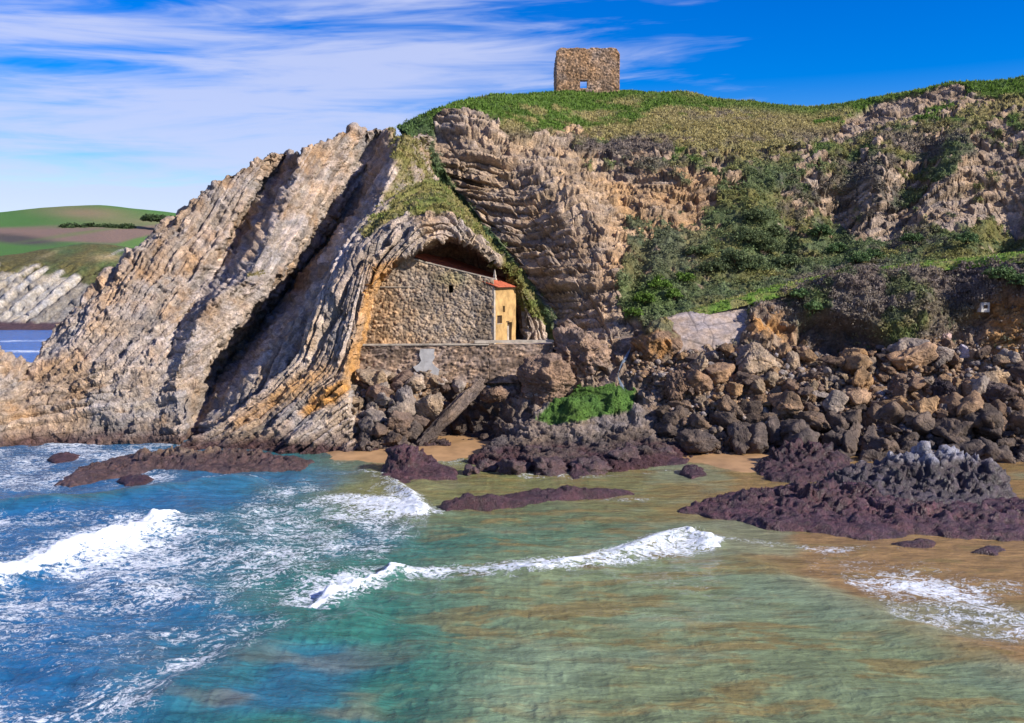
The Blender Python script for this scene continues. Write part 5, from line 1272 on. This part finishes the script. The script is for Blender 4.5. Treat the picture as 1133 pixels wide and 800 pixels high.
outcrop('rock_outcrop', 'broad layered grey rock with a cap of bright green weed', 'rock',
        [(520, 512), (545, 500), (560, 490), (640, 483), (740, 484), (775, 492), (760, 504), (735, 514), (680, 521), (620, 522), (560, 520)],
        [(655, 494, 3.6, 7.5, 3.0), (690, 495, 1.2, 5, 3.0), (610, 498, 1.2, 4, 2.6), (570, 505, .7, 3, 2)], base=1.0, wedge=1.4, rough=.20, seed=9, bed=(1.0, .16, .10, .55, .34), colfn=moundcol, mat=M_ROCK, tuft=mossf, res=.11)
for k, (x_, y_, w_, h_) in enumerate(((538, 524, 30, 20), (570, 528, 40, 24), (610, 528, 46, 26), (655, 527, 50, 24), (690, 518, 40, 30), (522, 527, 22, 16), (735, 512, 30, 22), (592, 512, 34, 22), (640, 514, 30, 18), (550, 508, 24, 20))):
    p_ = sea(x_, y_)
    single('rock', 'purple weed covered rock in the heap at the foot of the layered grey rock', 'rock', x_, y_+3, w_, h_, (0.085, .05, .05), 50+k, d=p_[1]+1.0, nz=.16, group='purple rocks at the foot of the layered rock', sub=4, mat=M_WET, shape=(1, 1, .7))
# small stream falling beside the big boulder
sp_ = [(716, 356), (708, 366), (700, 378), (694, 392), (686, 404), (682, 415), (688, 426), (690, 433)]
pts = np.array([on_shore(*q)+np.array([0, -.2, .10]) for q in sp_]); tt_ = np.linspace(0, len(pts)-1, 60)
cl_ = np.stack([np.interp(tt_, range(len(pts)), pts[:, k]) for k in range(3)], 1); cl_ = gsmooth(cl_, 2, 0)
wd = 0.10+0.08*np.sin(tt_*2.3)
Gst = np.stack([cl_+np.array([1, 0, 0])*(w_*wd)[:, None]+np.array([0, 0, -0.06])*abs(w_) for w_ in np.linspace(-1, 1, 7)], 1)
ms = plain_mat('falling_water', (0.15, 0.18, 0.21), 5, .6, 1.3, rough=.2)
tag(link('stream_water', make_mesh('stream_water', Gst, grid_faces(60, 7), ms)), 'thin stream of water trickling down between the boulders', kind='structure')
cb = tag(empty('concrete_box'), 'small pale square concrete box on the scrub bank', 'box')
pb = on_shore(1085, 345)+np.array([0, -.5, .2])
M_CON = plain_mat('pale_concrete', (0.5, 0.47, 0.42), 3, .75, 1.15)
box_mesh('box_body', (-.5, -.4, -.3), (.5, .4, .75), M_CON, cb, (1, .15), pb)
box_mesh('hatch', (-.22, -.46, .12), (.22, -.38, .5), M_DARK, cb, (1, .15), pb)

# ================================================================== VEGETATION
def blades(P0, Nn, Cc, size, r, per=3):
    n = len(P0); up = Nn*0.35+np.array([0, 0, .9]); up /= np.linalg.norm(up, axis=1, keepdims=True)
    V, Co = [], []
    for k in range(per):
        a = r.uniform(0, 2*np.pi, n); side = np.stack([np.cos(a), np.sin(a), 0*a], 1)
        hgt = size*r.uniform(.5, 1.5, n)[:, None]; lean = np.stack([r.normal(size=n), r.normal(size=n), 0*a], 1)*0.35
        b = P0+np.stack([r.normal(size=n), r.normal(size=n), 0*a], 1)*0.12-up*0.06
        wv = 0.10+.06*r.random(n)[:, None]
        t0 = b+side*wv; t1 = b-side*wv; tp = b+(up+lean)*hgt
        V.append(np.stack([t0, t1, tp], 1)); f = r.uniform(.65, 1.45, n)[:, None]
        Co.append(np.stack([Cc*f*.9, Cc*f*.9, Cc*f*1.15], 1))
    V = np.concatenate(V).reshape(-1, 3); Co = np.concatenate(Co).reshape(-1, 3)
    return V, np.arange(len(V)).reshape(-1, 3), Co
def leaves(P0, Nn, Cc, size, r, per=26, leaf=.11):
    n = len(P0); rad = size*r.uniform(.55, 1.35, n)
    d = r.normal(size=(n, per, 3)); d /= np.linalg.norm(d, axis=2, keepdims=True); d[..., 2] = np.abs(d[..., 2])*.9-.1
    rr = r.uniform(.55, 1.0, (n, per, 1))
    cpos = P0[:, None]+Nn[:, None]*0.1+d*rr*rad[:, None, None]
    a = r.normal(size=(n, per, 3)); a /= np.linalg.norm(a, axis=2, keepdims=True); b = np.cross(a, d+.3*r.normal(size=d.shape)); b /= np.linalg.norm(b, axis=2, keepdims=True)+1e-9
    s_ = leaf*r.uniform(.6, 1.5, (n, per, 1))
    V = np.stack([cpos+a*s_, cpos+b*s_*.6, cpos-a*s_, cpos-b*s_*.6], 2)
    f = r.uniform(.6, 1.5, (n, per, 1)); f2 = r.uniform(.75, 1.25, (n, 1, 1))
    Co = np.broadcast_to((Cc[:, None]*f*f2)[:, :, None], V.shape)
    return V.reshape(-1, 3), np.arange(n*per*4).reshape(-1, 4), Co.reshape(-1, 3)
r = np.random.default_rng(99)
def area(G):
    a = np.linalg.norm(np.cross(np.gradient(G, axis=1), np.gradient(G, axis=0)), axis=2); return a
def pick(G, nn, col, w, dens):
    px_, py_ = proj(G); inside = (px_ > -60) & (px_ < 1195) & (py_ > 40) & (py_ < 700)
    a = area(G)*np.clip(w, 0, 1)*inside; tot = a.sum(); n = int(tot*dens)
    ids = r.choice(a.size, n, p=(a/tot).ravel())
    return G.reshape(-1, 3)[ids], nn.reshape(-1, 3)[ids], np.asarray(col).reshape(-1, 3)[ids]
gb, lb = [], []
for (G, nn, col, w, size, kind) in TUFTS:
    if kind == 'grass':
        p, n, c = pick(G, nn, col, w, 6.0); gb.append(blades(p, n, c*1.15, size*.8, r))
    else:
        p, n, c = pick(G, nn, col, w, 1.25); lb.append(leaves(p, n, c*1.15, size, r))
def merge(lst):
    V, F_, Cc = [], [], []; o = 0
    for v, f, c in lst: V.append(v); F_.append(f+o); Cc.append(c); o += len(v)
    return np.concatenate(V), np.concatenate(F_), np.concatenate(Cc)
V, F_, Cc = merge(gb); print('grass faces', len(F_))
tag(link('grass', make_mesh('grass', V, F_, M_VEG, Cc)), 'short coastal grass on the hilltop, ledges and path', kind='stuff')
V, F_, Cc = merge(lb); print('scrub faces', len(F_))
tag(link('scrub_vegetation', make_mesh('scrub_vegetation', V, F_, M_VEG, Cc)), 'dense low heather and scrub covering the cliff ledges and the bank', kind='stuff')
# separate larger shrubs
CG, CN, CPX, CPY = CLIFF
cs = (slice(None, None, 2), slice(None, None, 2)); CP = CG[cs].reshape(-1, 3); CX, CY = proj(CP)
def on(Pts, X_, Y_, x_, y_):
    d = (X_-x_)**2+(Y_-y_)**2; k = np.argpartition(d, 12)[:12]; return Pts[k[np.argmin(Pts[k, 1]+d[k]*.2)]]
def shrub(x_, y_, rad, col, label, group, src, seed):
    rr = np.random.default_rng(seed); b = on(*src, x_, y_)
    root = tag(empty('shrub'), label, 'shrub', group); root.location = b
    n = int(26*rad); d = rr.normal(size=(n, 3)); d /= np.linalg.norm(d, axis=1, keepdims=True); d[:, 2] = np.abs(d[:, 2])
    cp = d*rad*rr.uniform(.4, .95, (n, 1))*np.array([1, .8, .75])+np.array([0, -rad*.2, rad*.1])
    v, f, c = leaves(cp, d, np.broadcast_to(np.array(col), (n, 3)), rad*.33, rr, 34, .12)
    link('foliage', make_mesh('foliage', v, f, M_VEG, c), root)
    sv_, sf = [], []
    for k in range(5):
        an = rr.uniform(0, 6.28); tip = np.array([math.cos(an)*rad*.5, math.sin(an)*rad*.4, rad*.7]); o = len(sv_)
        for (q, w_) in ((np.array([0, 0, -.4]), .07), (tip*.5, .05), (tip, .02)):
            for j in range(5): sv_.append(q+w_*np.array([math.cos(j*1.2566), math.sin(j*1.2566), 0]))
        for a_ in range(2):
            for j in range(5): sf.append((o+a_*5+j, o+a_*5+(j+1) % 5, o+a_*5+5+(j+1) % 5, o+a_*5+5+j))
    link('stem', make_mesh('stem', sv_, sf, M_DARK), root)
cliff_src = (CP, CX, CY); shore_src = (SP, SX, SY)
for k, (x_, y_, rd) in enumerate(((840, 245, 2.2), (828, 268, 2.4), (850, 280, 2.2), (812, 292, 2.0), (790, 300, 1.8), (775, 282, 1.6), (870, 295, 1.8), (832, 300, 2.2), (858, 262, 1.9))):
    shrub(x_, y_, rd, BGREEN*r.uniform(.75, 1.0), 'bushy grey green shrub in the thicket on the lower cliff above the path', 'shrubs of the thicket above the path', cliff_src, 500+k)
for k, (x_, y_, rd) in enumerate(((712, 335, 1.3), (728, 318, 1.4), (745, 330, 1.2), (700, 350, 1.0), (756, 312, 1.3))):
    shrub(x_, y_, rd, GREEN*1.15*r.uniform(.85, 1.1), 'bright green shrub at the foot of the cliff by the upper end of the ramp', 'bright shrubs near the ramp', cliff_src, 520+k)
for k, (x_, y_, rd) in enumerate(((905, 262, 1.7), (926, 280, 1.6), (948, 290, 1.5), (1008, 268, 1.5), (968, 285, 1.3), (1070, 268, 1.5))):
    shrub(x_, y_, rd, DGREEN*1.7*r.uniform(.8, 1.1), 'dark green bush beside the grassy path below the shaded cliff', 'dark bushes beside the path', cliff_src, 540+k)
for k, (x_, y_, rd) in enumerate(((900, 345, 1.1), (885, 330, 1.2), (1105, 310, 1.6), (1128, 318, 1.5))):
    shrub(x_, y_, rd, DGREEN*1.8, 'dark green bush growing on the heather bank below the path', 'dark bushes on the heather bank', shore_src, 560+k)
# distant hedges on the hill
for (label, pts, h_) in (('dark hedgerow on the far green hill', [(70, 254), (100, 253), (145, 254)], 9), ('short dark clump of trees on the far hill by the headland slope', [(163, 243), (190, 245)], 6)):
    P0 = []
    for k in range(70 if h_ > 7 else 30):
        q = r.random(); i = q*(len(pts)-1); j = min(int(i), len(pts)-2); f = i-j
        P0.append(P(lerp(pts[j][0], pts[j+1][0], f), lerp(pts[j][1], pts[j+1][1], f), 745+r.normal()*6))
    P0 = np.array(P0); v, f, c = leaves(P0, np.zeros_like(P0)+[0, 0, 1], np.broadcast_to(DGREEN*.8, P0.shape), 4.5, r, 60, 1.1)
    tag(link('hedge', make_mesh('hedge', v, f, M_VEG, c)), label, 'hedge')
